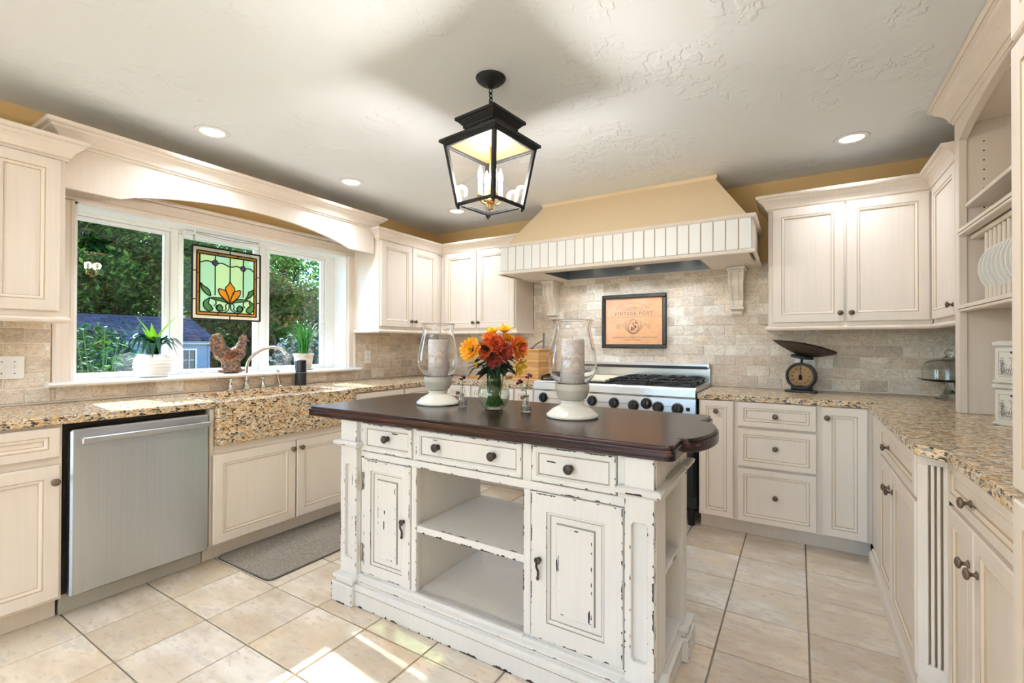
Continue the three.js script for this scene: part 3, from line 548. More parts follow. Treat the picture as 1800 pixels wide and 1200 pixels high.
function corbel(label, xc) {
  const t = thing('corbel', label, 'corbel', [xc, 1.46, 0.06]);
  const prof = shapeOf([[0.013, 1.83], [0.15, 1.83], [0.15, 1.80], [0.138, 1.79], [0.135, 1.765], [0.139, 1.73], [0.132, 1.69], [0.112, 1.65], [0.088, 1.615], [0.072, 1.58], [0.07, 1.55], [0.078, 1.535], [0.072, 1.522], [0.05, 1.517], [0.05, 1.505], [0.036, 1.5], [0.034, 1.478], [0.013, 1.46]]);
  const taper = (g) => { const p = g.attributes.position; for (let i = 0; i < p.count; i++) p.setX(i, xc + (p.getX(i) - xc) * lerp(0.74, 1.08, clamp((p.getY(i) - 1.46) / 0.37))); g.computeVertexNormals(); return g; };
  const mk = (w, k, sx = 1) => { const g = extr(prof, w); g.applyMatrix4(new THREE.Matrix4().makeBasis(V(0, 0, sx), V(0, 1, 0), V(-1, 0, 0)).setPosition(xc + k, 0, 0)); return meterUv(taper(g)); };
  part(t, 'bracket', [mk(0.088, 0.044)], M.cream);
  { const g = mk(0.03, 0.015); g.scale(1, 1, 1.07); part(t, 'centre_rib', g, M.cream); }
  for (const d of [-0.052, 0.036]) { const g = mk(0.016, d + 0.016, 1.0); g.scale(1, 1, 1.1); part(t, 'scroll_edge', g, M.cream); }
  part(t, 'cap', [bx(xc - 0.066, xc + 0.066, 1.805, 1.829, 0.013, 0.172, 0.004), bx(xc - 0.058, xc + 0.058, 1.79, 1.806, 0.013, 0.16, 0.004)], M.cream);
  part(t, 'foot_block', [bx(xc - 0.05, xc + 0.05, 1.512, 1.528, 0.013, 0.092, 0.004), bx(xc - 0.036, xc + 0.036, 1.476, 1.5, 0.013, 0.06, 0.004)], M.cream);
}
corbel('carved cream corbel under the left end of the range hood, behind the large candle holder', 1.465);
corbel('carved cream corbel under the right end of the range hood, beside the wide upper cabinet', 3.04);
// ---------------------------------------------------------------- plate hutch on the right counter
{
  const t = thing('plate_hutch', 'open cream hutch with arched top and wooden plate rack standing on the right counter', 'hutch', [4.28, CT, 1.78]);
  const z0 = 0.889, z1 = 2.68, xf = 4.1, xb = 4.44, y0 = CT + 0.0005, y1 = 2.33;
  part(t, 'stile', [bx(xf, xf + 0.03, y0, y1 - 0.1, z0, 0.957, 0.002)], M.cream);
  part(t, 'stile', [bx(xf, xf + 0.03, y0, y1 - 0.1, 2.61, z1, 0.002)], M.cream);
  part(t, 'side_panel', [bx(xf + 0.03, xb, y0, y1, z0, 0.95, 0.001)], M.cream);
  part(t, 'side_panel', [bx(xf + 0.03, xb, y0, y1, 2.61, z1 - 0.002, 0.001)], M.cream);
  part(t, 'back_panel', bx(xb - 0.012, xb, y0, y1, 0.95, 2.61, 0.001), M.cream);
  part(t, 'top_panel', bx(xf + 0.03, xb, 2.31, 2.33, 0.95, 2.61, 0.001), M.cream);
  const s = new THREE.Shape(); s.moveTo(z0, 2.38); s.lineTo(z1, 2.38); s.lineTo(z1, 2.23); s.lineTo(2.61, 2.23); s.lineTo(2.59, 2.232);
  for (let i = 0; i <= 30; i++) { const u = i / 30; s.lineTo(lerp(2.58, 0.985, u), 2.235 + 0.09 * Math.pow(Math.sin(Math.PI * u), 0.75)); }
  s.lineTo(0.957, 2.23); s.lineTo(z0, 2.23); s.closePath();
  const g = extr(s, 0.03); g.applyMatrix4(new THREE.Matrix4().makeBasis(V(0, 0, 1), V(0, 1, 0), V(-1, 0, 0)).setPosition(xf + 0.03, 0, 0));
  part(t, 'arched_rail', meterUv(g), M.cream);
  for (const [a, b] of [[1.766, 1.8], [1.4, 1.433]]) { const r = part(t, 'rail', [bx(xf - 0.002, xf + 0.3, a + 0.012, b, 0.957, 2.61, 0.002), bx(xf - 0.004, xf + 0.035, a, a + 0.014, 0.957, 2.61, 0.003)], M.cream); part(t, 'rail_line', bx(xf - 0.0045, xf, a + 0.0125, a + 0.0155, 0.957, 2.61, 0), M.glazeDark, r); }
  part(t, 'shelf', bx(xf + 0.02, xb - 0.013, 1.9, 1.918, 0.951, 2.609, 0.002), M.cream);
  part(t, 'rack_bar', [bx(4.14, 4.175, 1.745, 1.766, 0.957, 2.61, 0.003), bx(4.14, 4.175, 1.433, 1.445, 0.957, 2.61, 0.003), bx(4.36, 4.395, 1.745, 1.766, 0.957, 2.61, 0.003), bx(4.36, 4.395, 1.433, 1.445, 0.957, 2.61, 0.003)], M.cream);
  for (let k = 0; k < 14; k++) for (const x of [4.157, 4.377]) part(t, 'dowel', rod([x, 1.444, 1.127 + k * 0.052], [x, 1.746, 1.127 + k * 0.052], 0.0095), M.cream);
  for (let k = 0; k < 9; k++) part(t, 'shelf_pin_hole', at(fin(new THREE.CircleGeometry(0.0035, 10)), [4.19, 1.85 + k * 0.045, 0.9506]), M.dark);
  crown(t, [[xb, z0], [xf + 0.005, z0], [xf + 0.005, z1]], CH - 0.134, 1.25, 1.3);
}
{
  const pl = lathe([[0.0001, 0.004], [0.075, 0.004], [0.085, 0.007], [0.1, 0.016], [0.137, 0.022], [0.14, 0.024], [0.137, 0.026], [0.1, 0.02], [0.08, 0.011], [0.07, 0.008], [0.0001, 0.008]], 40);
  const where = ['foremost in view, at the corner end of the rack', 'second from the corner end of the rack', 'third from the corner end of the rack', 'fourth from the corner end of the rack', 'fifth from the corner end of the rack', 'sixth from the corner end of the rack', 'seventh from the corner end of the rack', 'eighth from the corner end of the rack', 'ninth from the corner end of the rack'];
  for (let k = 0; k < 9; k++) {
    const o = solo('dinner_plate', 'white dinner plate standing in the hutch, ' + (k ? where[k] : 'the one nearest the room corner'), 'plate', at(pl, [0, 0, 0], [Math.PI / 2, 0, 0]), M.porcelain, 'plates in the hutch rack');
    o.position.set(4.256, 1.574, 1.139 + k * 0.052); o.rotation.x = -0.04;
  }
}

// ---------------------------------------------------------------- island
{
  const t = thing('kitchen_island', 'distressed white kitchen island with an overhanging dark wood top in the middle of the room', 'island', [2.28, 0, 2.23]);
  const I = M.island, zf = 2.455, zb = 1.95, yt = 0.868;
  const chips = [];
  // flaked paint along an edge from p to q; n is the face it lies on, e the way it spreads over that face
  function chip(p, q, n, e, dens = 1, wmax = 0.006) {
    p = V(...p); q = V(...q); n = V(...n); e = V(...e); const L = p.distanceTo(q), d = q.clone().sub(p).normalize();
    dens *= 1.25; wmax *= 1.35; let s = rr(0, 0.08 / dens);
    while (s < L - 0.004) {
      const len = Math.min(L - s, rnd() < 0.25 ? rr(0.03, 0.09) : rr(0.004, 0.022)), k = Math.max(2, Math.ceil(len / 0.006)), top = [], bot = [];
      for (let i = 0; i <= k; i++) { const c = p.clone().addScaledVector(d, s + len * i / k), w = (i === 0 || i === k ? 0.25 : 1) * rr(0.25, 1) * wmax; bot.push(c.clone().addScaledVector(n, 0.0006)); top.push(c.clone().addScaledVector(e, w).addScaledVector(n, 0.0006)); }
      for (let i = 0; i < k; i++) chips.push([bot[i], bot[i + 1], top[i + 1]], [bot[i], top[i + 1], top[i]]);
      s += len + rr(0.004, 0.14) / dens;
    }
  }
  const N = [0, 0, 1], E1 = [1, 0, 0];
  // plinth and base mouldings
  const ring = [[1.53, 2.5], [1.53, 1.965], [3.05, 1.965], [3.05, 2.5]].reverse();
  part(t, 'plinth', bx(1.53, 3.05, 0, 0.078, 1.965, 2.5, 0.003), I);
  part(t, 'base_moulding', sweep([[0, 0.07], [0.005, 0.076], [0.005, 0.085], [-0.006, 0.088], [-0.006, 0.098], [-0.018, 0.101], [-0.018, 0.111], [-0.012, 0.114], [-0.013, 0.122], [-0.032, 0.126], [-0.032, 0.134], [-0.05, 0.138], [-0.06, 0.138], [-0.06, 0.07]], ring, 0, true), I);
  part(t, 'groove_line', [[0.0055, 0.075], [-0.0055, 0.0865], [-0.0175, 0.0995], [-0.0125, 0.1125], [-0.0315, 0.1245]].map(([a, b]) => sweep([[a - 0.002, b - 0.001], [a, b - 0.001], [a + 0.0004, b + 0.0012], [a - 0.002, b + 0.0012]], ring, 0, true)), M.islandLine);
  for (const [x0, x1] of [[1.505, 1.652], [2.928, 3.074]]) for (const [z0, z1] of [[2.37, 2.521], [1.95, 2.09]]) {
    part(t, 'corner_block', [bx(x0, x1, 0, 0.092, z0, z1, 0.004), bx(x0 + 0.012, x1 - 0.012, 0.092, 0.112, z0 + 0.012, z1 - 0.012, 0.006), bx(x0 - 0.002 + 0.005, x1 - 0.003, 0.112, 0.128, z0 + 0.003, z1 - 0.003, 0.006)], I);
  }
  // posts: a shaft with a round-ended sunk panel on its front, and a moulded cap
  function post(x0, x1, z0, z1, faceFront) {
    const xc = (x0 + x1) / 2, hw = (x1 - x0) / 2, pw = 0.026, a = 0.2, b = 0.655, s = shapeOf([[x0 + 0.002, 0.128], [x1 - 0.002, 0.128], [x1 - 0.002, yt], [x0 + 0.002, yt]]);
    const P = new THREE.Path(); P.moveTo(xc - pw, a + 0.012); P.lineTo(xc - pw + 0.008, a); P.lineTo(xc + pw - 0.008, a); P.lineTo(xc + pw, a + 0.012); P.lineTo(xc + pw, b - 0.012); P.lineTo(xc + pw - 0.008, b); P.lineTo(xc - pw + 0.008, b); P.lineTo(xc - pw, b - 0.012); P.closePath();
    if (faceFront) s.holes.push(P);
    const g = extr(s, 0.018, { bevelEnabled: true, bevelSize: 0.002, bevelThickness: 0.002, bevelSegments: 1, bevelOffset: -0.002 }); g.translate(0, 0, faceFront ? z1 - 0.02 : z0 + 0.002);
    const o = part(t, 'post', [bx(x0, x1, 0.128, yt, faceFront ? z0 : z0 + 0.019, faceFront ? z1 - 0.019 : z1, 0.003), meterUv(g)], I);
    part(t, 'post_cap', sweep([[0, 0.738], [0.008, 0.741], [0.014, 0.748], [0.024, 0.752], [0.026, 0.764], [0.018, 0.769], [0, 0.77]], [[x0, z0], [x0, z1], [x1, z1], [x1, z0]].reverse().map((q) => q).reverse(), 0, true), I, o);
    if (faceFront) { chip([x0 + 0.003, 0.14, z1], [x0 + 0.003, 0.73, z1], N, [1, 0, 0], 1.1, 0.004); chip([x1 - 0.003, 0.14, z1], [x1 - 0.003, 0.86, z1], N, [-1, 0, 0], 1.3, 0.005); chip([xc - pw - 0.002, 0.2, z1], [xc - pw - 0.002, 0.65, z1], N, [-1, 0, 0], 0.8, 0.003); chip([xc + pw + 0.001, 0.2, z1], [xc + pw + 0.001, 0.65, z1], N, [1, 0, 0], 0.6, 0.003); chip([x0 - 0.02, 0.752, z1 + 0.026], [x1 + 0.02, 0.752, z1 + 0.026], N, [0, 1, 0], 0.9, 0.006); }
  }
  post(1.517, 1.636, 2.35, 2.48, true); post(2.944, 3.046, 2.335, 2.48, true);
  post(1.517, 1.636, 1.965, 2.07, false); post(2.944, 3.046, 1.965, 2.06, false);
  // carcass
  part(t, 'carcass', [bx(1.56, 1.985, 0.13, 0.7, zb, 2.43, 0.001), bx(2.552, 2.905, 0.13, 0.7, zb, 2.43, 0.001), bx(1.56, 3.03, 0.7, yt, zb, 2.43, 0.001), bx(1.64, 1.66, 0.13, 0.7, 2.43, zf, 0.001)], I);
  part(t, 'side_frame', [bx(2.905, 3.034, 0.69, yt, 2.06, 2.335, 0.002), bx(2.905, 3.04, 0.128, 0.143, 1.965, 2.335, 0.002), bx(1.54, 1.56, 0.13, yt, 2.07, 2.35, 0.001)], I);
  part(t, 'side_moulding', sweep([[0, 0.72], [0.008, 0.722], [0.014, 0.734], [0.028, 0.742], [0.032, 0.756], [0.022, 0.764], [0, 0.766]], [[3.034, 2.335], [3.034, 2.06]], 0), I);
  part(t, 'side_shelf', bx(2.905, 3.034, 0.414, 0.433, 1.97, 2.34, 0.002), I);
  chip([3.0346, 0.42, 2.33], [3.0346, 0.42, 2.07], [1, 0, 0], [0, 1, 0], 1.4, 0.005); chip([3.04, 0.434, 2.33], [2.92, 0.434, 2.33], [0, 1, 0], [0, 0, -1], 0.6, 0.01);
  part(t, 'face_frame', [bx(1.636, 2.944, 0.69, 0.722, 2.43, zf, 0.002), bx(1.636, 2.944, 0.862, yt, 2.43, zf, 0.001), bx(1.975, 1.993, 0.722, 0.862, 2.43, zf, 0.0015), bx(2.541, 2.579, 0.722, 0.862, 2.43, zf, 0.0015), bx(2.914, 2.944, 0.722, 0.862, 2.43, zf, 0.0015), bx(1.636, 1.646, 0.722, 0.862, 2.43, zf, 0.001), bx(1.966, 1.996, 0.143, 0.69, 2.43, zf, 0.002), bx(2.545, 2.576, 0.143, 0.69, 2.43, zf, 0.002), bx(1.636, 2.944, 0.13, 0.143, 2.42, zf, 0.001)], I);
  part(t, 'shelf', [bx(1.986, 2.551, 0.404, 0.433, zb, 2.45, 0.002)], I);
  part(t, 'bottom_board', bx(1.986, 2.551, 0.125, 0.143, zb, 2.472, 0.002), I);
  chip([2.0, 0.404, 2.4502], [2.545, 0.404, 2.4502], N, [0, 1, 0], 1.6, 0.006); chip([2.1, 0.4332, 2.446], [2.545, 0.4332, 2.446], [0, 1, 0], [0, 0, -1], 1.5, 0.007);
  for (const x of [1.997, 2.5445]) chip([x, 0.15, zf], [x, 0.68, zf], N, [x < 2.2 ? -1 : 1, 0, 0], 1.6, 0.004);
  chip([1.66, 0.692, zf], [2.93, 0.692, zf], N, [0, 1, 0], 0.7, 0.004);
  // drawers and doors
  const IM = [M.island, M.islandLine];
  function inset(name, x0, x1, y0, y1, fr, knobs, raised) {
    const z = zf + 0.006, list = raised
      ? [[0, -0.02], [0, -0.003], [0.003, 0], [fr - 0.002, 0], [fr, -0.003, 1], [fr + 0.004, -0.001], [fr + 0.01, -0.008], [fr + 0.013, -0.011, 1], [fr + 0.034, -0.011], [fr + 0.038, -0.004, 1], [fr + 0.04, -0.003]]
      : [[0, -0.02], [0, -0.003], [0.003, 0], [0.02, 0.001], [0.026, -0.006], [0.03, -0.008, 1], [0.034, -0.008]];
    const R = rings(x0, x1, y0, y1, list), mv = (g) => { g.translate(0, 0, z); return meterUv(g); };
    const o = part(t, name, [mv(fromTris(R.main)), mv(fromTris(R.glaze))], IM);
    part(t, 'panel', mv(fromTris(R.panel)), I, o);
    for (const k of knobs) { const m = shade(new THREE.Mesh(knobGeo, M.bronze)); m.name = 'knob'; m.scale.setScalar(1.12); m.quaternion.setFromUnitVectors(V(0, 1, 0), V(0, 0, 1)); m.position.set(k[0], k[1], z - 0.007).sub(t.position); o.add(m); }
    chip([x0, y0 + 0.002, z], [x1, y0 + 0.002, z], N, [0, 1, 0], 1.2, 0.004); chip([x0, y1 - 0.002, z], [x1, y1 - 0.002, z], N, [0, -1, 0], 1.4, 0.004);
    chip([x0 + 0.002, y0, z], [x0 + 0.002, y1, z], N, [1, 0, 0], 1.2, 0.004); chip([x1 - 0.002, y0, z], [x1 - 0.002, y1, z], N, [-1, 0, 0], 1.6, 0.004);
    return o;
  }
  inset('drawer', 1.65, 1.972, 0.727, 0.86, 0, [[1.816, 0.799]]);
  inset('drawer', 1.996, 2.538, 0.727, 0.86, 0, [[2.119, 0.796], [2.407, 0.796]]);
  inset('drawer', 2.582, 2.911, 0.727, 0.86, 0, [[2.74, 0.793]]);
  const d1 = inset('door', 1.662, 1.963, 0.146, 0.687, 0.05, [], true), d2 = inset('door', 2.58, 2.936, 0.146, 0.687, 0.068, [], true);
  const pull = (o, x) => part(t, 'drop_pull', [at(knobGeo, [x, 0.44, zf + 0.004], [Math.PI / 2, 0, 0], 0.8), tube([[x, 0.44, zf + 0.026], [x - 0.002, 0.42, zf + 0.026], [x + 0.002, 0.4, zf + 0.02], [x - 0.001, 0.375, zf + 0.018]], 0.0045, 12, 8), ball([x - 0.001, 0.374, zf + 0.018], 0.006, [1, 1.5, 1], 10)], M.bronze, o);
  pull(d1, 1.925); pull(d2, 2.617);
  for (const y of [0.24, 0.58]) part(t, 'hinge', [rod([1.6495, y - 0.035, zf + 0.006], [1.6495, y + 0.035, zf + 0.006], 0.006, 0.006, 10), ball([1.6495, y - 0.037, zf + 0.006], 0.006, [1, 1, 1], 8), ball([1.6495, y + 0.037, zf + 0.006], 0.006, [1, 1, 1], 8)], M.islandLine, d1);
  const PZ = zf + 0.0025;
  for (const [x0, x1, fr] of [[1.662, 1.963, 0.05], [2.58, 2.936, 0.068]]) {
    const a = x0 + fr + 0.045, b = x1 - fr - 0.045, y0 = 0.146 + fr + 0.045, y1 = 0.687 - fr - 0.045;
    chip([a, y0 + 0.05, PZ], [a, y1 - 0.05, PZ], N, E1, 1.2, 0.003); chip([b, y0, PZ], [b, y1, PZ], N, [-1, 0, 0], 1.5, 0.004); chip([a, y1, PZ], [b, y1, PZ], N, [0, -1, 0], 0.7, 0.004); chip([a, y0, PZ], [b, y0, PZ], N, [0, 1, 0], 1, 0.004);
    chip([x0 + fr, 0.22, zf + 0.006], [x0 + fr, 0.62, zf + 0.006], N, [-1, 0, 0], 0.7, 0.003);
  }
  for (const [x, y, w, h] of [[1.8, 0.455, 0.009, 0.022], [1.797, 0.398, 0.008, 0.05], [2.688, 0.435, 0.009, 0.06], [2.813, 0.285, 0.01, 0.05], [1.86, 0.825, 0.05, 0.008], [2.105, 0.824, 0.036, 0.004], [2.66, 0.806, 0.05, 0.008]]) {
    const p = []; for (let i = 0; i < 14; i++) { const q = i / 14 * 6.283, k = rr(0.6, 1.1); p.push([x + Math.cos(q) * w / 2 * k, y + Math.sin(q) * h / 2 * k]); }
    const g = new THREE.ShapeGeometry(shapeOf(p)); g.translate(0, 0, y > 0.7 ? zf + 0.0 : PZ + 0.0008); const f = fin(g).attributes.position; for (let i = 0; i < f.count; i += 3) chips.push([0, 1, 2].map((k) => V(f.getX(i + k), f.getY(i + k), f.getZ(i + k))));
  }
  for (const y of [[0.0015, 0.008, 2.5003, 1.5], [0.074, 0.004, 2.5003, 0.9]]) chip([1.655, y[0], y[2]], [2.925, y[0], y[2]], N, [0, 1, 0], y[3], y[1]);
  chip([1.655, 0.1385, 2.452], [2.925, 0.1385, 2.452], [0, 1, 0], [0, 0, 1], 1, 0.004); chip([1.66, 0.1155, 2.4885], [2.92, 0.1155, 2.4885], N, [0, 1, 0], 0.5, 0.003);
  for (const x of [1.506, 1.651]) chip([x, 0.004, 2.5215], [x, 0.088, 2.5215], N, [x < 1.6 ? 1 : -1, 0, 0], 3, 0.006); chip([1.508, 0.0015, 2.5215], [1.65, 0.0015, 2.5215], N, [0, 1, 0], 2, 0.006);
  chip([3.0745, 0.004, 2.088], [3.0745, 0.09, 2.088], [1, 0, 0], [0, 0, -1], 3, 0.012); chip([3.046, 0.14, 2.479], [3.046, 0.86, 2.479], [1, 0, 0], [0, 0, -1], 1.6, 0.006); chip([3.0665, 0.74, 2.33], [3.0665, 0.74, 2.07], [1, 0, 0], [0, 1, 0], 0.5, 0.005);
  const cm = part(t, 'worn_paint', fromTris(chips), M.chip); cm.userData.kind = 'stuff';
  // top: a shaped slab with a stepped edge
  const L = 1.262, R = 3.108, F = 2.492, Bk = 1.69, sh = (o) => {
    const s = new THREE.Shape(), r = 0.03; s.moveTo(L + o + r, -(F - o)); s.lineTo(R - o - r, -(F - o)); s.quadraticCurveTo(R - o, -(F - o), R - o, -(F - o - r)); s.lineTo(R - o, -2.345);
    s.lineTo(R - 0.018 - o, -2.335); const n = 24, c = 2.11; for (let i = 1; i < n; i++) { const a = lerp(-1, 1, i / n), z = c - a * 0.225; s.lineTo(R - 0.018 - o + 0.092 * Math.sqrt(Math.max(0, 1 - a * a)) * (1 - o), -z); }
    s.lineTo(R - 0.018 - o, -1.885); s.lineTo(R - o, -1.875); s.lineTo(R - o, -(Bk + o + r)); s.quadraticCurveTo(R - o, -(Bk + o), R - o - r, -(Bk + o)); s.lineTo(L + o + r, -(Bk + o)); s.quadraticCurveTo(L + o, -(Bk + o), L + o, -(Bk + o + r)); s.lineTo(L + o, -(F - o - r)); s.quadraticCurveTo(L + o, -(F - o), L + o + r, -(F - o)); return s;
  };
  const slab = (o, y0, y1, b) => { const g = extr(sh(o + b), y1 - y0 - 2 * b, { bevelEnabled: true, bevelSize: b, bevelThickness: b, bevelSegments: 3 }); g.rotateX(-Math.PI / 2); g.translate(0, y0 + b, 0); return meterUv(g); };
  part(t, 'wooden_top', [slab(0, 0.869, 0.904, 0.004), slab(0.007, 0.9, 0.917, 0.005)], M.wood);
}

// ---------------------------------------------------------------- lamps
{ // lantern
  const t = thing('pendant_lantern', 'black square glass lantern with candle bulbs hanging over the island', 'lantern', [2.228, CH, 2.221]);
  const Lg = new THREE.Group(); t.rotation.y = -0.11;
  const D = CH, yy = (y) => y - D, I = M.iron;
  lpart(t, 'canopy', lathe([[0.0001, -0.045], [0.012, -0.045], [0.016, -0.036], [0.03, -0.032], [0.05, -0.022], [0.066, -0.008], [0.07, 0], [0.0001, 0]], 32), I);
  const link = (y, r) => at(new THREE.TorusGeometry(0.011, 0.0028, 8, 16), [0, y, 0], [0, r, 0], [0.8, 1.35, 0.8]);
  const chain = lpart(t, 'chain', [link(-0.058, 0), link(-0.08, Math.PI / 2), link(-0.102, 0), link(-0.12, Math.PI / 2)], I);
  const frus = (y0, s0, y1, s1) => { const q = (y, s) => [V(-s, y, -s), V(s, y, -s), V(s, y, s), V(-s, y, s)], a = q(yy(y0), s0), b = q(yy(y1), s1), l = []; for (let i = 0; i < 4; i++) { const j = (i + 1) % 4; l.push([a[i], a[j], b[j]], [a[i], b[j], b[i]]); } l.push([a[0], a[1], a[2]], [a[0], a[2], a[3]], [b[0], b[1], b[2]], [b[0], b[2], b[3]]); return fromTris(l); };
  lpart(t, 'cap', [frus(2.345, 0.012, 2.275, 0.1), frus(2.275, 0.117, 2.262, 0.117), frus(2.262, 0.112, 2.238, 0.09), frus(2.238, 0.09, 2.228, 0.09), rod([0, yy(2.34), 0], [0, yy(2.36), 0], 0.008)], I);
  lpart(t, 'pierced_band', [...Array.from({ length: 44 }, (_, k) => { const s = k % 4, u = ((k / 4 | 0) - 5) * 0.0155, h = 0.087; return s === 0 ? bx(u - 0.004, u + 0.004, yy(2.205), yy(2.23), h - 0.003, h) : s === 1 ? bx(u - 0.004, u + 0.004, yy(2.205), yy(2.23), -h, -h + 0.003) : s === 2 ? bx(h - 0.003, h, yy(2.205), yy(2.23), u - 0.004, u + 0.004) : bx(-h, -h + 0.003, yy(2.205), yy(2.23), u - 0.004, u + 0.004); })], I);
  lpart(t, 'roof', [frus(2.206, 0.092, 2.2, 0.092), frus(2.2, 0.095, 2.17, 0.163), frus(2.17, 0.168, 2.158, 0.168), frus(2.158, 0.16, 2.15, 0.154)], I);
  lpart(t, 'inner_reflector', frus(2.151, 0.148, 2.149, 0.148), std({ color: '#4e3a1a', roughness: 0.8 }));
  const y0 = yy(1.873), y1 = yy(2.15), a = 0.112, b = 0.153, bars = [];
  for (const [i, j] of [[1, 1], [1, -1], [-1, 1], [-1, -1]]) { const w = 0.008, q = (y, s) => [V(i * s, y, j * s), V(i * (s - 2 * w), y, j * s), V(i * (s - 2 * w), y, j * (s - 2 * w)), V(i * s, y, j * (s - 2 * w))], A = q(y0 - 0.008, a), B = q(y1, b), l = []; for (let k = 0; k < 4; k++) { const m = (k + 1) % 4; l.push([A[k], A[m], B[m]], [A[k], B[m], B[k]]); } bars.push(fromTris(l), ball([i * (a - 0.008), y0 - 0.012, j * (a - 0.008)], 0.006, [1, 1, 1], 8)); }
  for (const s of [-1, 1]) bars.push(bx(-a, a, y0, y0 + 0.013, s * a - 0.007 * (s + 1), s * a - 0.007 * (s - 1), 0.001), bx(s * a - 0.007 * (s + 1), s * a - 0.007 * (s - 1), y0, y0 + 0.013, -a, a, 0.001), bx(-b, b, y1 - 0.012, y1, s * b - 0.007 * (s + 1), s * b - 0.007 * (s - 1), 0.001), bx(s * b - 0.007 * (s + 1), s * b - 0.007 * (s - 1), y1 - 0.012, y1, -b, b, 0.001));
  lpart(t, 'frame', bars, I);
  for (let k = 0; k < 4; k++) { const c = Math.cos(k * Math.PI / 2), s = Math.sin(k * Math.PI / 2), P = (u, y, w) => V(u * c + w * s, y, -u * s + w * c), e = 0.006, l = [[P(-a + e, y0 + 0.01, a - e), P(a - e, y0 + 0.01, a - e), P(b - e, y1 - 0.01, b - e)], [P(-a + e, y0 + 0.01, a - e), P(b - e, y1 - 0.01, b - e), P(-b + e, y1 - 0.01, b - e)]]; lpart(t, 'pane', fromTris(l), M.pane); }
  const arms = lpart(t, 'candle_cluster', [rod([0, yy(1.86), 0], [0, yy(1.95), 0], 0.012), ball([0, yy(1.9), 0], 0.022, [1, 0.8, 1]), rod([0, yy(1.95), 0], [0, yy(2.15), 0], 0.005), ...[0, 1, 2, 3].map((k) => { const q = k * Math.PI / 2 + 0.5, c = Math.cos(q) * 0.05, s = Math.sin(q) * 0.05; return tube([[0, yy(1.9), 0], [c * 0.6, yy(1.885), s * 0.6], [c, yy(1.9), s], [c, yy(1.915), s]], 0.004, 12, 6); })], std({ color: '#a8834a', metalness: 0.9, roughness: 0.4 }));
  for (let k = 0; k < 4; k++) {
    const q = k * Math.PI / 2 + 0.5, c = Math.cos(q) * 0.05, s = Math.sin(q) * 0.05;
    lpart(arms, 'candle_sleeve', [rod([c, yy(1.925), s], [c, yy(1.985), s], 0.0105)], M.ceramic);
    lpart(arms, 'socket_cup', at(lathe([[0.0001, 0], [0.01, 0], [0.014, 0.006], [0.014, 0.018], [0.0001, 0.018]], 16), [c, yy(1.91), s]), std({ color: '#a8834a', metalness: 0.9, roughness: 0.4 }));
    lpart(arms, 'bulb', at(lathe([[0.0001, 0], [0.007, 0.002], [0.0125, 0.02], [0.0125, 0.032], [0.007, 0.055], [0.002, 0.07], [0.0001, 0.072]], 16), [c, yy(1.986), s]), M.bulb);
    const p = new THREE.PointLight(WARM, LIGHT.lantern); p.name = 'lantern_bulb_light'; p.position.set(c, yy(2.018), s); p.castShadow = true; p.shadow.radius = 1.6; t.add(p);
  }
}
const canSpots = [[0.537, 2.611, 'white recessed ceiling light at the left, nearest the window valance end'], [0.546, 1.632, 'white recessed ceiling light in the middle of the row along the window'], [0.755, 0.61, 'small white recessed ceiling light above the far corner cabinets, behind the lantern'], [3.71, 0.595, 'white recessed ceiling light above the wide upper cabinet at the right', 0.95],
  [3.6, 2.6, 'white recessed ceiling light in front of the plate hutch, outside the view', 0.75], [1.6, 3.9, 'white recessed ceiling light between the island and the breakfast area', 0.5], [3.2, 5.0, 'white recessed ceiling light in the breakfast area on the pantry side', 0.7], [1.2, 5.4, 'white recessed ceiling light in the breakfast area on the window side', 0.7]];
for (const [x, z, label, power = 1.35] of canSpots) {
  const t = thing('recessed_light', label, 'ceiling light', [x, CH, z], 'recessed ceiling lights');
  lpart(t, 'trim_ring', lathe([[0.062, -0.001], [0.068, -0.006], [0.088, -0.004], [0.09, 0], [0.062, 0]], 40), M.white);
  lpart(t, 'diffuser', at(fin(new THREE.CircleGeometry(0.064, 32)), [0, -0.0012, 0], [Math.PI / 2, 0, 0]), M.emit);
  const p = new THREE.SpotLight(SOFT, LIGHT.can * power, 0, 1.2, 1); p.name = 'can_light'; p.position.set(x, CH - 0.012, z); p.target.position.set(x, 0, z); p.castShadow = true; p.shadow.radius = 3; scene.add(p, p.target);
}
for (const [x, z, w] of [[1.1, 5.9, 'left'], [3.4, 5.9, 'right']]) { // torchieres in the breakfast area behind the camera: their bowls light the ceiling
  const t = thing('floor_lamp', 'black floor lamp with an upturned bowl in the breakfast area, ' + (w === 'left' ? 'on the window side' : 'on the pantry side'), 'floor lamp', [x, 0, z]);
  lpart(t, 'base', lathe([[0.0001, 0], [0.15, 0], [0.15, 0.015], [0.03, 0.03], [0.0001, 0.03]]), M.iron); lpart(t, 'pole', rod([0, 0.03, 0], [0, 1.72, 0], 0.014), M.iron);
  lpart(t, 'bowl', lathe([[0.0001, 1.7], [0.05, 1.705], [0.15, 1.77], [0.18, 1.83], [0.176, 1.83], [0.146, 1.776], [0.05, 1.712], [0.0001, 1.71]]), M.iron);
  lpart(t, 'lamp_disc', at(fin(new THREE.CircleGeometry(0.12, 24)), [0, 1.77, 0], [-Math.PI / 2, 0, 0]), M.emit);
  const p = new THREE.SpotLight(SOFT, LIGHT.uplight, 0, 1.25, 0.7); p.name = 'torchiere_light'; p.position.set(x, 1.79, z); p.target.position.set(x, 3, z); p.castShadow = true; p.shadow.radius = 4; scene.add(p, p.target);
}
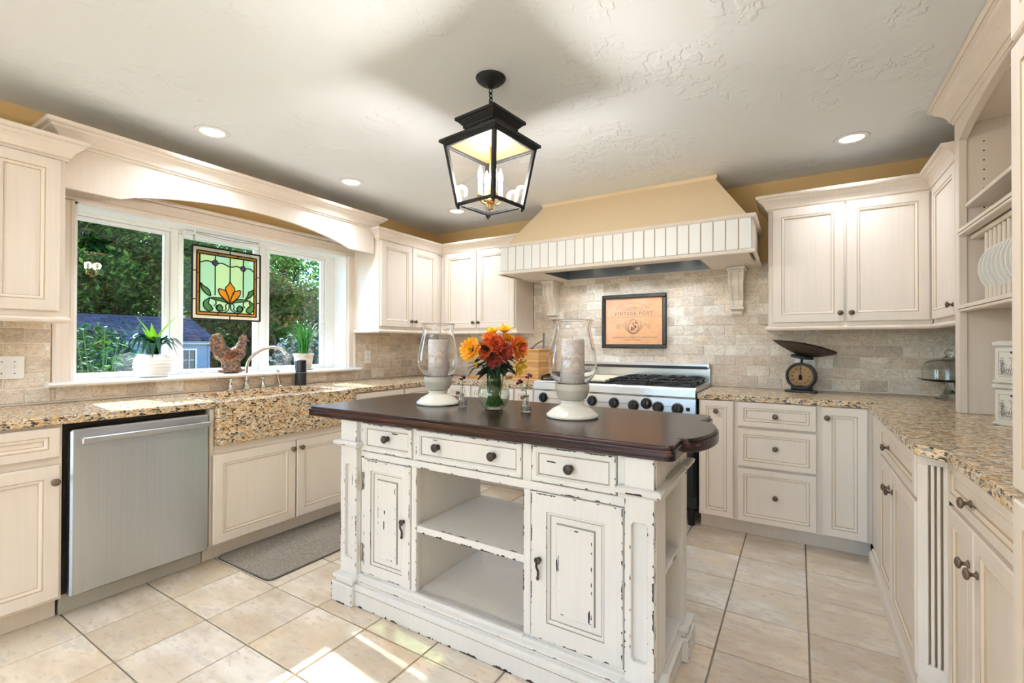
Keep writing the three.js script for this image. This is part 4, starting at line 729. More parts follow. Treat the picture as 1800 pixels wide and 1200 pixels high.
// ---------------------------------------------------------------- floor mat
{
  const s = new THREE.Shape(), x0 = 0.566, x1 = 1.098, z0 = 1.68, z1 = 2.592, r = 0.05; s.moveTo(x0 + r, -z1); s.lineTo(x1 - r, -z1); s.quadraticCurveTo(x1, -z1, x1, -z1 + r); s.lineTo(x1, -z0 - r); s.quadraticCurveTo(x1, -z0, x1 - r, -z0); s.lineTo(x0 + r, -z0); s.quadraticCurveTo(x0, -z0, x0, -z0 - r); s.lineTo(x0, -z1 + r); s.quadraticCurveTo(x0, -z1, x0 + r, -z1);
  const t = thing('floor_mat', 'beige speckled woven mat with dark edging on the tiles by the sink', 'mat', [0.83, 0, 2.13]);
  const mk = (b, y0, y1) => { const g = extr(s, y1 - y0 - 0.002, { bevelEnabled: true, bevelSize: 0.002, bevelThickness: 0.001, bevelOffset: -b - 0.002, bevelSegments: 1 }); g.rotateX(-Math.PI / 2); g.translate(0, y0 + 0.001, 0); return meterUv(g); };
  part(t, 'pile', mk(0.005, 0.004, 0.012), M.rug); part(t, 'edging', mk(0, 0.0, 0.006), std({ color: '#4a3f35', roughness: 0.9 }));
}
// ---------------------------------------------------------------- faucet, speaker, plates on the wall
{
  const N = M.nickel, bell = (k = 1) => lathe([[0.0001, 0], [0.027 * k, 0], [0.028 * k, 0.004], [0.024 * k, 0.008], [0.015 * k, 0.03], [0.011 * k, 0.05], [0.014 * k, 0.056], [0.012 * k, 0.062], [0.0001, 0.063]], 24);
  const t = thing('kitchen_faucet', 'brushed nickel gooseneck faucet with two lever handles behind the sink', 'faucet', [0.065, CT, 2.145]);
  lpart(t, 'spout', [bell(1.1), at(lathe([[0.013, 0], [0.019, 0.004], [0.019, 0.012], [0.014, 0.018], [0.012, 0.03]], 20), [0, 0.06, 0]), tube([[0, 0.06, 0], [0.0, 0.16, -0.0], [0.008, 0.21, -0.012], [0.045, 0.275, -0.07], [0.085, 0.3, -0.13], [0.13, 0.285, -0.18], [0.155, 0.245, -0.205]], 0.0115, 40, 12), at(lathe([[0.0001, 0], [0.014, 0], [0.014, 0.02], [0.0001, 0.02]], 16), [0.163, 0.225, -0.213], [0, 0, 0.25])], N);
  const hd = (z, s) => lpart(t, 'lever_handle', [at(bell(0.92), [0.01, 0, z]), ball([0.01, 0.068, z], 0.0125), rod([0.01, 0.072, z - s * 0.012], [0.012, 0.078, z + s * 0.085], 0.006, 0.0045), ball([0.012, 0.079, z + s * 0.09], 0.008), ball([0.01, 0.071, z - s * 0.014], 0.008)], N);
  hd(0.115, 1); hd(-0.115, -1);
  const q = thing('side_sprayer', 'small brushed nickel side sprayer to the right of the faucet', 'sprayer', [0.07, CT, 1.895]);
  lpart(q, 'base', lathe([[0.0001, 0], [0.02, 0], [0.021, 0.006], [0.014, 0.014], [0.0001, 0.015]], 20), N);
  lpart(q, 'wand', [rod([0, 0.014, 0], [0.0, 0.075, 0.018], 0.012, 0.009), rod([0.0, 0.075, 0.018], [0, 0.1, 0.024], 0.009, 0.012), at(lathe([[0.0001, 0], [0.013, 0.004], [0.014, 0.014], [0.0001, 0.018]], 16), [-0.004, 0.11, 0.022], [0, 0, -1.2])], N);
}
{
  const t = thing('smart_speaker', 'black cylindrical smart speaker on the counter below the window', 'speaker', [0.09, CT, 1.735]);
  lpart(t, 'body', lathe([[0.0001, 0], [0.04, 0], [0.0415, 0.003], [0.0415, 0.095], [0.0405, 0.097]], 36), std({ color: '#15161a', roughness: 0.45 }));
  lpart(t, 'upper_shell', lathe([[0.0405, 0.1], [0.0415, 0.102], [0.0415, 0.192], [0.039, 0.197], [0.0001, 0.197]], 36), std({ color: '#14181f', roughness: 0.25 }));
  lpart(t, 'light_ring', lathe([[0.041, 0.0965], [0.042, 0.0972], [0.042, 0.0998], [0.041, 0.1005]], 36), std({ color: '#8b9096', roughness: 0.4 }));
}
function plate(label, name, f, plane, a, y, w, h, kinds) {
  const M4 = toM(f, plane), u = f === 'W' ? -a : a, t = thing(name, label, name === 'light_switch' ? 'light switch' : 'outlet', f === 'B' ? [a, y, plane] : [plane, y, a]);
  const put = (n, g, m, P = t) => { g.applyMatrix4(M4); return part(t, n, meterUv(g), m, P); };
  const o = put('cover_plate', bx(u - w / 2, u + w / 2, y - h / 2, y + h / 2, 0, 0.006, 0.0025), M.white);
  kinds.forEach((k, i) => {
    const c = u + (i - (kinds.length - 1) / 2) * 0.046;
    if (k === 'toggle') { put('toggle', bx(c - 0.004, c + 0.004, y - 0.002, y + 0.012, 0.005, 0.018, 0.002), M.white, o); for (const d of [-0.03, 0.03]) put('screw', at(lathe([[0.0001, 0.001], [0.003, 0.0008], [0.0032, 0]], 10), [c, y + d, 0.006], [Math.PI / 2, 0, 0]), M.knob, o); }
    else for (const d of [-0.02, 0.02]) { const s = put('socket', bx(c - 0.0165, c + 0.0165, y + d - 0.014, y + d + 0.014, 0.005, 0.0085, 0.003), M.porcelain, o); for (const e of [-0.006, 0.006]) put('slot', bx(c + e - 0.0012, c + e + 0.0012, y + d - 0.003, y + d + 0.006, 0.0084, 0.0088, 0), M.dark, o); }
  });
}
plate('white double light switch plate on the bricks at the left edge, below the upper cabinet', 'light_switch', 'W', 0.0125, 3.32, 1.113, 0.116, 0.116, ['toggle', 'toggle']);
plate('white wall outlet on the bricks right of the window', 'wall_outlet', 'W', 0.0125, 0.998, 1.118, 0.075, 0.118, ['duplex']);
plate('white double wall outlet on the bricks behind the kitchen scale', 'wall_outlet', 'B', 0.0125, 3.482, 1.135, 0.12, 0.116, ['duplex', 'duplex']);
// ---------------------------------------------------------------- framed print over the range
{
  const t = thing('framed_print', 'black framed vintage wine print hanging on the bricks above the range', 'picture', [2.226, 1.44, 0.02]);
  const x0 = 1.945, x1 = 2.507, y0 = 1.21, y1 = 1.676, w = 0.034;
  part(t, 'frame', [...[[x0, x1, y0, y0 + w], [x0, x1, y1 - w, y1]].map(([a, b, c, d]) => bx(a, b, c, d, 0.013, 0.04, 0.006)), ...[[x0, x0 + w, y0 + w, y1 - w], [x1 - w, x1, y0 + w, y1 - w]].map(([a, b, c, d]) => bx(a, b, c, d, 0.013, 0.04, 0.006))], std({ color: '#17140f', roughness: 0.3 }));
  const tx = canvasTex(1024, 848, (c, W, H) => {
    const g = c.createLinearGradient(0, 0, W, H); g.addColorStop(0, '#f2cfb4'); g.addColorStop(0.45, '#f3c79b'); g.addColorStop(1, '#f0bd84'); c.fillStyle = g; c.fillRect(0, 0, W, H);
    for (let i = 0; i < 260; i++) { c.fillStyle = `rgba(${170 + rnd() * 80 | 0},${110 + rnd() * 70 | 0},${90 + rnd() * 60 | 0},${0.03 + rnd() * 0.04})`; c.beginPath(); c.ellipse(rnd() * W, rnd() * H, 20 + rnd() * 120, 10 + rnd() * 60, rnd() * 3, 0, 7); c.fill(); }
    const ink = '#6e4c3e'; c.fillStyle = c.strokeStyle = ink; c.textAlign = 'center';
    const arc = 'PRODUCTION & BOTTLING'; c.font = '30px serif';
    for (let i = 0; i < arc.length; i++) { const q = lerp(-0.82, 0.82, i / (arc.length - 1)); c.save(); c.translate(W / 2 - 20, 560); c.rotate(q * 0.82); c.fillText(arc[i], 0, -458); c.restore(); }
    c.lineWidth = 4; c.beginPath(); c.roundRect(W / 2 - 180, 178, 330, 46, 20); c.stroke(); c.font = '24px serif'; c.fillText('SPECIALTY WINES', W / 2 - 15, 210);
    c.font = '86px sans-serif'; c.letterSpacing = '10px'; c.fillText('VINTAGE PORT', W / 2, 314); c.letterSpacing = '0px';
    c.lineWidth = 3; c.beginPath(); c.moveTo(20, 348); c.lineTo(W - 6, 340); c.stroke();
    c.lineWidth = 7; c.beginPath(); c.ellipse(W / 2, 520, 92, 130, 0, 0, 7); c.stroke(); c.lineWidth = 3; c.beginPath(); c.ellipse(W / 2, 520, 78, 115, 0, 0, 7); c.stroke();
    for (let i = 0; i < 26; i++) { c.beginPath(); c.ellipse(W / 2 + (rnd() - 0.5) * 100, 520 + (rnd() - 0.5) * 170, 6 + rnd() * 14, 4 + rnd() * 12, rnd() * 3, 0, 7); rnd() < 0.5 ? c.fill() : c.stroke(); }
    for (const s of [-1, 1]) { c.lineWidth = 6; for (let k = 0; k < 4; k++) { c.beginPath(); c.moveTo(W / 2, 655 - k * 6); c.bezierCurveTo(W / 2 + s * (120 + k * 4), 650 - k * 10, W / 2 + s * (130 + k * 10), 520 - k * 40, W / 2 + s * (250 - k * 50), 470 - k * 20); c.stroke(); c.lineWidth = 4; }
      c.lineWidth = 6; c.beginPath(); for (let i = 0; i < 40; i++) { const q = i / 40 * 9.5, r = 46 * (1 - i / 44); const X = W / 2 + s * (262 + Math.cos(q - 1.4) * r), Y = 520 + Math.sin(q - 1.4) * r; i ? c.lineTo(X, Y) : c.moveTo(X, Y); } c.stroke(); }
    c.font = 'italic 36px serif'; c.fillText('An extraordinary vintage of fortified Port wine', W / 2 + 10, 728); c.font = 'italic 30px serif'; c.fillText('Product of Portugal', W / 2 - 10, 772);
  });
  const pl = new THREE.PlaneGeometry(x1 - x0 - 2 * w + 0.004, y1 - y0 - 2 * w + 0.004); pl.translate((x0 + x1) / 2, (y0 + y1) / 2, 0.024);
  part(t, 'print', fin(pl, true), std({ map: tx, color: '#f4e4da', roughness: 0.6 }));
}
// ---------------------------------------------------------------- island top objects
// a blown glass vessel: the outer wall, offset inwards by its thickness, smoothed
function shell(pts, w, n) {
  const c = new THREE.SplineCurve(pts.map((p) => new THREE.Vector2(p[0], p[1]))), o = c.getPoints(44), inn = o.map((p, i) => { const t = c.getTangent(i / 44); return new THREE.Vector2(Math.max(0.0001, p.x - t.y * w), p.y + t.x * w); });
  const open = pts[0][0] > 0.001, l = [...o, ...inn.reverse()]; if (open) l.push(o[0].clone());
  return fin(new THREE.LatheGeometry(l, n));
}
const TOP = 0.9172;
function hurricane(x, z, label, cl) {
  const t = thing('candle_holder', label, 'candle holder', [x, TOP, z]);
  const D = 0.001;
  lpart(t, 'base', lathe([[0.0001, 0], [0.11, 0], [0.1145, 0.004], [0.115, 0.012], [0.106, 0.02], [0.088, 0.036], [0.062, 0.05], [0.05, 0.056], [0.049, 0.066], [0.054, 0.07], [0.048, 0.074]], 48), M.ceramic);
  lpart(t, 'cup', lathe([[0.046, 0.074], [0.062, 0.084], [0.07, 0.1], [0.074, 0.118], [0.077, 0.124], [0.074, 0.13], [0.075, 0.142], [0.073, 0.148], [0.066, 0.148], [0.062, 0.14], [0.06, 0.12], [0.0001, 0.118]], 48), std({ color: '#bdb7a8', roughness: 0.3 }));
  lpart(t, 'glass_shade', shell([[0.0585, 0.1485], [0.072, 0.155], [0.094, 0.18], [0.106, 0.21], [0.1085, 0.24], [0.104, 0.28], [0.094, 0.33], [0.085, 0.37], [0.0815, 0.395], [0.084, 0.415], [0.09, 0.43]], 0.0022, 56), M.clear);
  const c = thing('pillar_candle', cl, 'candle', [x, TOP + 0.1185, z], 'candles in the glass holders');
  const tx = tex(256, [0.36, 0.25], (u, v) => { const w = fbm(u, v, 4, 4, 3, 5), k = fbm(u + 0.3 * w, v + 0.4 * w, 5, 7, 3, 8), l = Math.abs(Math.sin(k * 26)); return mix3([250, 240, 233], [224, 200, 188], 0.75 * ss(0.35, 0.9, l) * ss(0.3, 0.6, w)); });
  lpart(c, 'wax', meterUv(lathe([[0.0001, 0.225], [0.045, 0.225], [0.051, 0.228], [0.0535, 0.224], [0.054, 0.215], [0.054, 0], [0.0001, 0]].reverse(), 40)), std({ map: tx, roughness: 0.45 }));
  lpart(c, 'wick', rod([0, 0.225, 0], [0.002, 0.237, 0.001], 0.0012, 0.001, 6), M.dark);
}
hurricane(1.78, 2.06, 'cream ceramic candle holder with a glass hurricane shade, at the far left of the island', 'pale swirled pillar candle in the left glass holder, nearest the sink');
hurricane(2.58, 2.085, 'cream ceramic candle holder with a glass hurricane shade, right of the flowers on the island', 'pale swirled pillar candle in the right glass holder, in front of the range');
const petalGeo = (L, w, curl, cup = 0.15, n = 4) => { const l = [], P = (i, s) => { const u = i / n, ww = w * Math.pow(Math.sin(Math.PI * Math.min(0.97, u * 0.82 + 0.1)), 0.8); return V(s * ww, curl * u * u * L + cup * Math.abs(s) * ww, u * L); }; for (let i = 0; i < n; i++) for (const s of [-1, 1]) l.push([P(i, 0), P(i, s), P(i + 1, s)], [P(i, 0), P(i + 1, s), P(i + 1, 0)]); return fromTris(l); };
const petalMat = (c) => phy({ color: c, roughness: 0.7, transmission: 0.25, thickness: 0 });
const FM = { yellow: petalMat('#ffc61e'), gold: petalMat('#f0a01c'), orange: petalMat('#e2661a'), rust: petalMat('#b33a14'), red: petalMat('#8e2a1e'), lily: petalMat('#f0c83c'), purple: petalMat('#6a1c42'), leaf: petalMat('#1f3a17'), leafDark: std({ color: '#14260f', roughness: 0.6 }), stem: std({ color: '#3d6a28', roughness: 0.6 }), brown: std({ color: '#3a1c0c', roughness: 0.9 }) };
// a flower whose head sits at p (world) facing dir, with a stem down to q
function flower(name, label, p, dir, q, R, rowsN, mats, centre, group) {
  const t = thing(name, label, 'flower', q, group), P = V(...p).sub(t.position), d = V(...dir).normalize(), quat = new THREE.Quaternion().setFromUnitVectors(V(0, 1, 0), d), m = new THREE.Matrix4().compose(P, quat, V(1, 1, 1));
  rowsN.forEach(([n, L, w, tilt, curl], k) => { const l = []; for (let i = 0; i < n; i++) { const g = petalGeo(L * rr(0.9, 1.08), w, curl); g.applyMatrix4(mat4([0, 0.004 * k, 0], [0, 0, 0]).multiply(new THREE.Matrix4().makeRotationY((i + 0.5 * (k % 2) + rr(-0.15, 0.15)) / n * 6.283)).multiply(mat4([0, 0, R * 0.12], [-tilt + rr(-0.12, 0.12), 0, 0]))); l.push(g); } const g = mg(l); g.applyMatrix4(m); lpart(t, 'petals', g, mats[k % mats.length]); });
  const c = at(new THREE.SphereGeometry(centre[0], 12, 8), [0, 0.003, 0], [0, 0, 0], [1, 0.6, 1]); c.applyMatrix4(m); lpart(t, 'flower_centre', c, centre[1]);
  const b = P.clone().addScaledVector(d, -0.01), e = b.clone().addScaledVector(d, -0.05);
  lpart(t, 'stem', tube([b, e, V(e.x * 0.35, e.y * 0.5, e.z * 0.35), V(0, 0, 0)], 0.0024, 14, 6), FM.stem);
  return t;
}
seed = 5;
{
  const vx = 2.15, vz = 2.07, t = thing('glass_vase', 'round clear glass vase holding the autumn bouquet on the island', 'vase', [vx, TOP, vz]);
  lpart(t, 'glass', shell([[0.0001, 0.0], [0.038, 0.0], [0.044, 0.004], [0.06, 0.02], [0.075, 0.05], [0.079, 0.078], [0.074, 0.104], [0.06, 0.128], [0.05, 0.142], [0.049, 0.155], [0.056, 0.17], [0.068, 0.183]], 0.0025, 56), M.clear);
  const water = lpart(t, 'water', lathe([[0.0001, 0.007], [0.037, 0.007], [0.057, 0.022], [0.0715, 0.05], [0.0755, 0.078], [0.071, 0.102], [0.0575, 0.126], [0.0001, 0.126]], 40), phy({ color: '#f2fbf2', transmission: 1, thickness: 0, roughness: 0, ior: 1.15 }));
  const right = V(0.852, 0, -0.523), near = V(0.523, 0, 0.852), Wp = (u, y, n = 0) => { const v = V(vx, 0, vz).addScaledVector(right, u).addScaledVector(near, n); return [v.x, y, v.z]; }, px = (X, Y, n = 0) => Wp((X - 869) / 353.6, 1.237 - (Y - 606.3) / 353.6, n), dv = (u, y, n) => { const v = right.clone().multiplyScalar(u).addScaledVector(near, n); return [v.x, y, v.z]; };
  let si = 0; const foot = () => { const q = si++ * 2.4, r = 0.008 + 0.022 * rnd(); return [vx + Math.cos(q) * r, TOP + 0.012, vz + Math.sin(q) * r]; };
  const sunfl = [[18, 0.062, 0.012, 0.15, 0.25], [16, 0.052, 0.011, 0.5, 0.2], [12, 0.03, 0.008, 0.9, 0.1]], mum = [[22, 0.046, 0.0065, 0.05, 0.3], [20, 0.042, 0.0065, 0.45, 0.3], [15, 0.034, 0.0055, 0.85, 0.2], [9, 0.024, 0.005, 1.2, 0]], lily = [[6, 0.055, 0.014, 0.75, -0.25], [5, 0.046, 0.012, 0.95, 0]];
  flower('sunflower', 'large yellow sunflower with a dark centre at the left of the bouquet', px(833, 616, 0.07), dv(-0.55, 0.25, 0.8), foot(), 0.045, sunfl, [FM.yellow, FM.gold], [0.013, FM.brown]);
  flower('chrysanthemum', 'big bronze orange chrysanthemum at the right side of the bouquet', px(908, 612, 0.05), dv(0.75, 0.1, 0.65), foot(), 0.04, [[24, 0.06, 0.008, 0.0, 0.35], [22, 0.054, 0.0075, 0.4, 0.35], [17, 0.044, 0.0065, 0.8, 0.2], [10, 0.03, 0.005, 1.15, 0]], [FM.orange, FM.gold, FM.rust], [0.008, FM.rust]);
  flower('chrysanthemum', 'orange chrysanthemum at the top middle of the bouquet, above the red ones', px(864, 600, 0.04), dv(-0.05, 0.9, 0.5), foot(), 0.04, mum, [FM.gold, FM.orange], [0.008, FM.gold]);
  flower('chrysanthemum', 'orange red chrysanthemum in the centre of the bouquet', px(874, 607, 0.085), dv(0.1, 0.35, 0.9), foot(), 0.04, mum, [FM.orange, FM.rust], [0.007, FM.rust]);
  flower('chrysanthemum', 'rust red chrysanthemum beside the sunflower, left of the bouquet centre', px(858, 616, 0.085), dv(-0.2, 0.15, 0.9), foot(), 0.04, mum, [FM.rust, FM.orange], [0.007, FM.red]);
  flower('chrysanthemum', 'rust red chrysanthemum right of the bouquet centre, beside the big bronze bloom', px(886, 618, 0.08), dv(0.3, 0.05, 0.9), foot(), 0.04, mum, [FM.rust, FM.red], [0.007, FM.red]);
  flower('chrysanthemum', 'dark red chrysanthemum lowest in the front of the bouquet', px(871, 629, 0.085), dv(0, -0.2, 1), foot(), 0.04, mum, [FM.red, FM.red], [0.007, FM.red]);
  flower('chrysanthemum', 'golden chrysanthemum behind the top right of the bouquet', px(890, 600, -0.02), dv(0.35, 0.9, 0.1), foot(), 0.04, mum, [FM.gold, FM.yellow], [0.007, FM.gold]);
  flower('lily', 'pale yellow lily bloom standing highest in the bouquet', px(887, 586, 0), dv(0.1, 1, 0.3), foot(), 0.03, lily, [FM.lily, FM.yellow], [0.005, FM.gold]);
  flower('lily', 'yellow lily bloom at the top of the bouquet, left of the highest one', px(867, 590, 0), dv(-0.2, 1, 0.2), foot(), 0.03, lily, [FM.lily, FM.yellow], [0.005, FM.gold]);
  flower('lily', 'small yellow lily hanging low at the right of the bouquet, under the bronze bloom', px(909, 641, 0.02), dv(0.7, -0.5, 0.5), foot(), 0.03, lily, [FM.lily, FM.lily], [0.005, FM.gold]);
  flower('lily', 'small pale yellow bud low at the left of the bouquet, under the sunflower', px(842, 640, 0.03), dv(-0.7, -0.2, 0.5), foot(), 0.02, [[5, 0.026, 0.007, 0.8, 0]], [FM.lily], [0.004, FM.gold]);
  const g = thing('bouquet_greenery', 'dark green leaves and stems of the autumn bouquet in the vase', 'leaves', [vx, TOP + 0.012, vz]);
  for (let i = 0; i < 84; i++) {
    const q = rr(0, 6.283), y = rr(0.175, 0.27), r = rr(0.02, 0.085) * (0.5 + (y - 0.17) * 7), L = rr(0.055, 0.09), gm = petalGeo(L, rr(0.013, 0.021), rr(-0.5, 0.1), 0.2, 5);
    gm.applyMatrix4(new THREE.Matrix4().makeRotationY(q).premultiply(mat4([Math.sin(q) * r, y, Math.cos(q) * r])).multiply(mat4([0, 0, 0], [rr(-0.7, 0.6), 0, 0])));
    lpart(g, 'leaf', gm, i % 3 ? FM.leafDark : FM.leaf);
  }
  const st = []; for (let i = 0; i < 56; i++) { const q = rr(0, 6.283), r0 = rr(0.02, 0.05), r1 = rr(0.01, 0.036); st.push(tube([[Math.cos(q + 2.4) * r0, rr(0, 0.02), Math.sin(q + 2.4) * r0], [Math.cos(q + 1) * r1 * 0.95, 0.09, Math.sin(q + 1) * r1 * 0.95], [Math.cos(q) * r1, 0.2, Math.sin(q) * r1]], rr(0.0018, 0.003), 8, 5)); }
  const sm = lpart(g, 'stems', st, FM.stem); sm.userData.kind = 'stuff';
}
function budVase(x, z, prof, label, fl) {
  const t = thing('bud_vase', label, 'vase', [x, TOP, z]);
  lpart(t, 'glass', lathe(prof, 32), M.clear);
  lpart(t, 'water', lathe([[0.0001, 0.005], [prof[2][0] - 0.003, 0.006], [prof[3][0] - 0.003, 0.03], [0.0001, 0.031]], 20), phy({ color: '#ffffff', transmission: 1, thickness: 0, roughness: 0, ior: 1.15 }));
  fl.forEach(([dx, y, dz, lab]) => {
    const s = thing('purple_sprig', lab, 'flower', [x, TOP + 0.006, z]);
    for (const [ox, oy, oz] of [[0, 0, 0], [0.011, -0.006, 0.004], [-0.009, -0.012, 0.003]]) { const l = []; for (let i = 0; i < 9; i++) { const g = petalGeo(0.016, 0.0048, 0.3); g.applyMatrix4(mat4([dx + ox, y + oy, dz + oz]).multiply(new THREE.Matrix4().makeRotationY(i * 0.7)).multiply(mat4([0, 0, 0], [-rr(0.2, 0.9), 0, 0]))); l.push(g); } lpart(s, 'petals', l, FM.purple); }
    lpart(s, 'stem', tube([[0, 0, 0], [0.001, y * 0.6, 0.001], [dx, y - 0.003, dz]], 0.0015, 10, 5), FM.stem);
    for (let i = 0; i < 5; i++) { const g = petalGeo(0.022, 0.004, -0.2); g.applyMatrix4(mat4([dx * 0.6, y * rr(0.62, 0.85), dz * 0.6]).multiply(new THREE.Matrix4().makeRotationY(rr(0, 6))).multiply(mat4([0, 0, 0], [-0.5, 0, 0]))); lpart(s, 'leaf', g, FM.leafDark); }
  });
}
budVase(1.97, 2.09, [[0.0001, 0], [0.02, 0], [0.0215, 0.003], [0.0215, 0.05], [0.016, 0.062], [0.0095, 0.072], [0.0095, 0.095], [0.0115, 0.1], [0.009, 0.1], [0.0082, 0.073], [0.0145, 0.061], [0.0195, 0.05], [0.0195, 0.006], [0.0001, 0.006]], 'small clear glass bottle vase with a purple flower, beside the left candle holder', [[0.004, 0.142, 0.003, 'sprig of purple flowers in the small bottle vase beside the left candle holder']]);
budVase(2.335, 2.07, [[0.0001, 0], [0.024, 0], [0.0265, 0.004], [0.022, 0.03], [0.0125, 0.055], [0.0105, 0.065], [0.013, 0.08], [0.012, 0.08], [0.0095, 0.065], [0.0112, 0.055], [0.0205, 0.03], [0.024, 0.007], [0.0001, 0.007]], 'small cut glass bud vase with dark flowers, between the bouquet and the right candle holder', [[0.012, 0.165, -0.004, 'upright sprig of purple flowers in the cut glass bud vase'], [-0.03, 0.135, 0.01, 'sprig of dark red flowers leaning to the left out of the cut glass bud vase']]);

// ---------------------------------------------------------------- things on the back counter
{ // kitchen scale
  const t = thing('kitchen_scale', 'old black kitchen scale with a round dial and a metal scoop on the right counter', 'scale', [3.46, CT, 0.19]);
  t.rotation.y = -0.3;
  const I = M.iron, enamel = std({ color: '#232625', roughness: 0.45, metalness: 0.2 });
  const bs = shapeOf([[-0.085, -0.055], [0.085, -0.055], [0.097, -0.03], [0.08, 0.055], [-0.08, 0.055], [-0.097, -0.03]]), bg = extr(bs, 0.01, { bevelEnabled: true, bevelSize: 0.003, bevelThickness: 0.003, bevelSegments: 2 }); bg.rotateX(-Math.PI / 2); bg.translate(0, 0.003, 0);
  lpart(t, 'foot', [meterUv(bg), bx(-0.062, 0.062, 0.014, 0.05, -0.03, 0.03, 0.012)], enamel);
  const body = lpart(t, 'body', at(lathe([[0.0001, -0.032], [0.08, -0.032], [0.09, -0.026], [0.093, 0.01], [0.095, 0.026], [0.091, 0.034], [0.083, 0.036], [0.08, 0.03], [0.078, 0.024]], 48), [0, 0.112, 0], [Math.PI / 2, 0, 0]), enamel);
  const tx = canvasTex(512, 512, (c) => {
    c.fillStyle = '#d8b184'; c.fillRect(0, 0, 512, 512); for (let i = 0; i < 160; i++) { c.fillStyle = `rgba(${120 + rnd() * 120 | 0},${70 + rnd() * 90 | 0},40,0.06)`; c.beginPath(); c.ellipse(rnd() * 512, rnd() * 512, 10 + rnd() * 60, 8 + rnd() * 30, rnd() * 3, 0, 7); c.fill(); }
    c.translate(256, 256); c.strokeStyle = '#5c3a22'; c.lineWidth = 8; c.beginPath(); c.arc(0, 0, 246, 0, 7); c.stroke(); c.fillStyle = '#3a2414'; c.textAlign = 'center'; c.textBaseline = 'middle'; c.font = 'bold 56px serif';
    for (let i = 0; i < 60; i++) { c.save(); c.rotate(i / 60 * 6.2832); c.fillRect(-2, -236, 4, i % 5 ? 16 : 30); c.restore(); }
    for (let i = 0; i < 12; i++) { const q = i / 12 * 6.2832; c.fillStyle = i > 3 && i < 6 ? '#8c2c1c' : '#3a2414'; c.fillText(String(i * 2), Math.sin(q) * 172, -Math.cos(q) * 172); }
  });
  const dg = new THREE.CircleGeometry(0.079, 40); dg.translate(0, 0.112, 0.024); const dial = lpart(t, 'dial', fin(dg, true), std({ map: tx, roughness: 0.6 }));
  lpart(dial, 'pointer', [bx(-0.002, 0.002, 0.085, 0.18, 0.026, 0.028, 0.0008), ball([0, 0.105, 0.027], 0.011, [1, 1.6, 0.3], 12), ball([0, 0.09, 0.027], 0.009, [1.8, 0.35, 0.3], 12)], I);
  lpart(dial, 'dial_glass', at(fin(new THREE.CircleGeometry(0.08, 40)), [0, 0.112, 0.031]), M.clear);
  lpart(t, 'post', rod([0, 0.2, 0], [0, 0.258, 0], 0.008), I);
  lpart(t, 'platform', at(lathe([[0.0001, 0], [0.05, -0.004], [0.072, 0.0], [0.076, 0.006], [0.07, 0.016], [0.04, 0.024], [0.0001, 0.026]], 36), [0, 0.236, 0], [0, 0, -0.16], [0.95, 1, 0.8]), enamel);
  // scoop: a shallow pan, pointed at one end and broad at the other
  const l = [], n = 26, m = 10, P = (i, j) => { const u = i / n, x = lerp(-0.185, 0.2, u), w = 0.105 * Math.pow(Math.sin(Math.PI * clamp(0.03 + u * 0.9)), 0.62), s = lerp(-1, 1, j / m), dep = 0.085 * Math.sin(Math.PI * clamp(0.02 + 0.93 * u)); return V(x, 0.052 + 0.016 * Math.sin(Math.PI * u) - dep * (1 - s * s) - 0.05 * u, s * w); };
  for (let i = 0; i < n; i++) for (let j = 0; j < m; j++) l.push([P(i, j), P(i + 1, j), P(i + 1, j + 1)], [P(i, j), P(i + 1, j + 1), P(i, j + 1)]);
  const g = fromTris(l), back = fromTris(l.map((q) => q.map((v) => v.clone().add(V(0, 0.0018, 0)))));
  lpart(t, 'scoop', [at(g, [0.0, 0.295, 0], [0, 0.12, -0.09]), at(back, [0.0, 0.295, 0], [0, 0.12, -0.09])], std({ color: '#4a3f36', metalness: 0.55, roughness: 0.42, side: THREE.DoubleSide }));
}
{ // cake stand and dome
  const G = phy({ color: '#fafdfb', transmission: 1, thickness: 0.003, roughness: 0, ior: 1.5 }), x = 4.225, z = 0.17;
  const t = thing('cake_stand', 'clear glass footed cake stand in the corner of the right counter', 'cake stand', [x, CT, z]);
  lpart(t, 'foot', lathe([[0.0001, 0.0], [0.066, 0], [0.066, 0.005], [0.05, 0.014], [0.03, 0.034], [0.02, 0.06], [0.018, 0.08], [0.03, 0.1], [0.0001, 0.1]], 36), G);
  lpart(t, 'plate', lathe([[0.0001, 0.1], [0.06, 0.1], [0.13, 0.108], [0.148, 0.118], [0.15, 0.122], [0.146, 0.121], [0.128, 0.113], [0.0001, 0.106]], 48), G);
  const d = thing('cake_dome', 'clear glass dome with a round knob covering the cake stand', 'dome', [x, CT + 0.1145, z]);
  lpart(d, 'dome', lathe([[0.126, 0.0], [0.128, 0.001], [0.126, 0.06], [0.118, 0.1], [0.1, 0.116], [0.06, 0.126], [0.02, 0.129], [0.0001, 0.13], [0.0001, 0.126], [0.06, 0.122], [0.099, 0.112], [0.115, 0.098], [0.123, 0.06], [0.1232, 0.0], [0.126, 0.0]], 48), G);
  lpart(d, 'knob', [at(lathe([[0.03, 0.126], [0.032, 0.134], [0.018, 0.146], [0.012, 0.152], [0.0001, 0.153]], 28), [0, 0, 0]), ball([0, 0.168, 0], 0.022)], G);
}
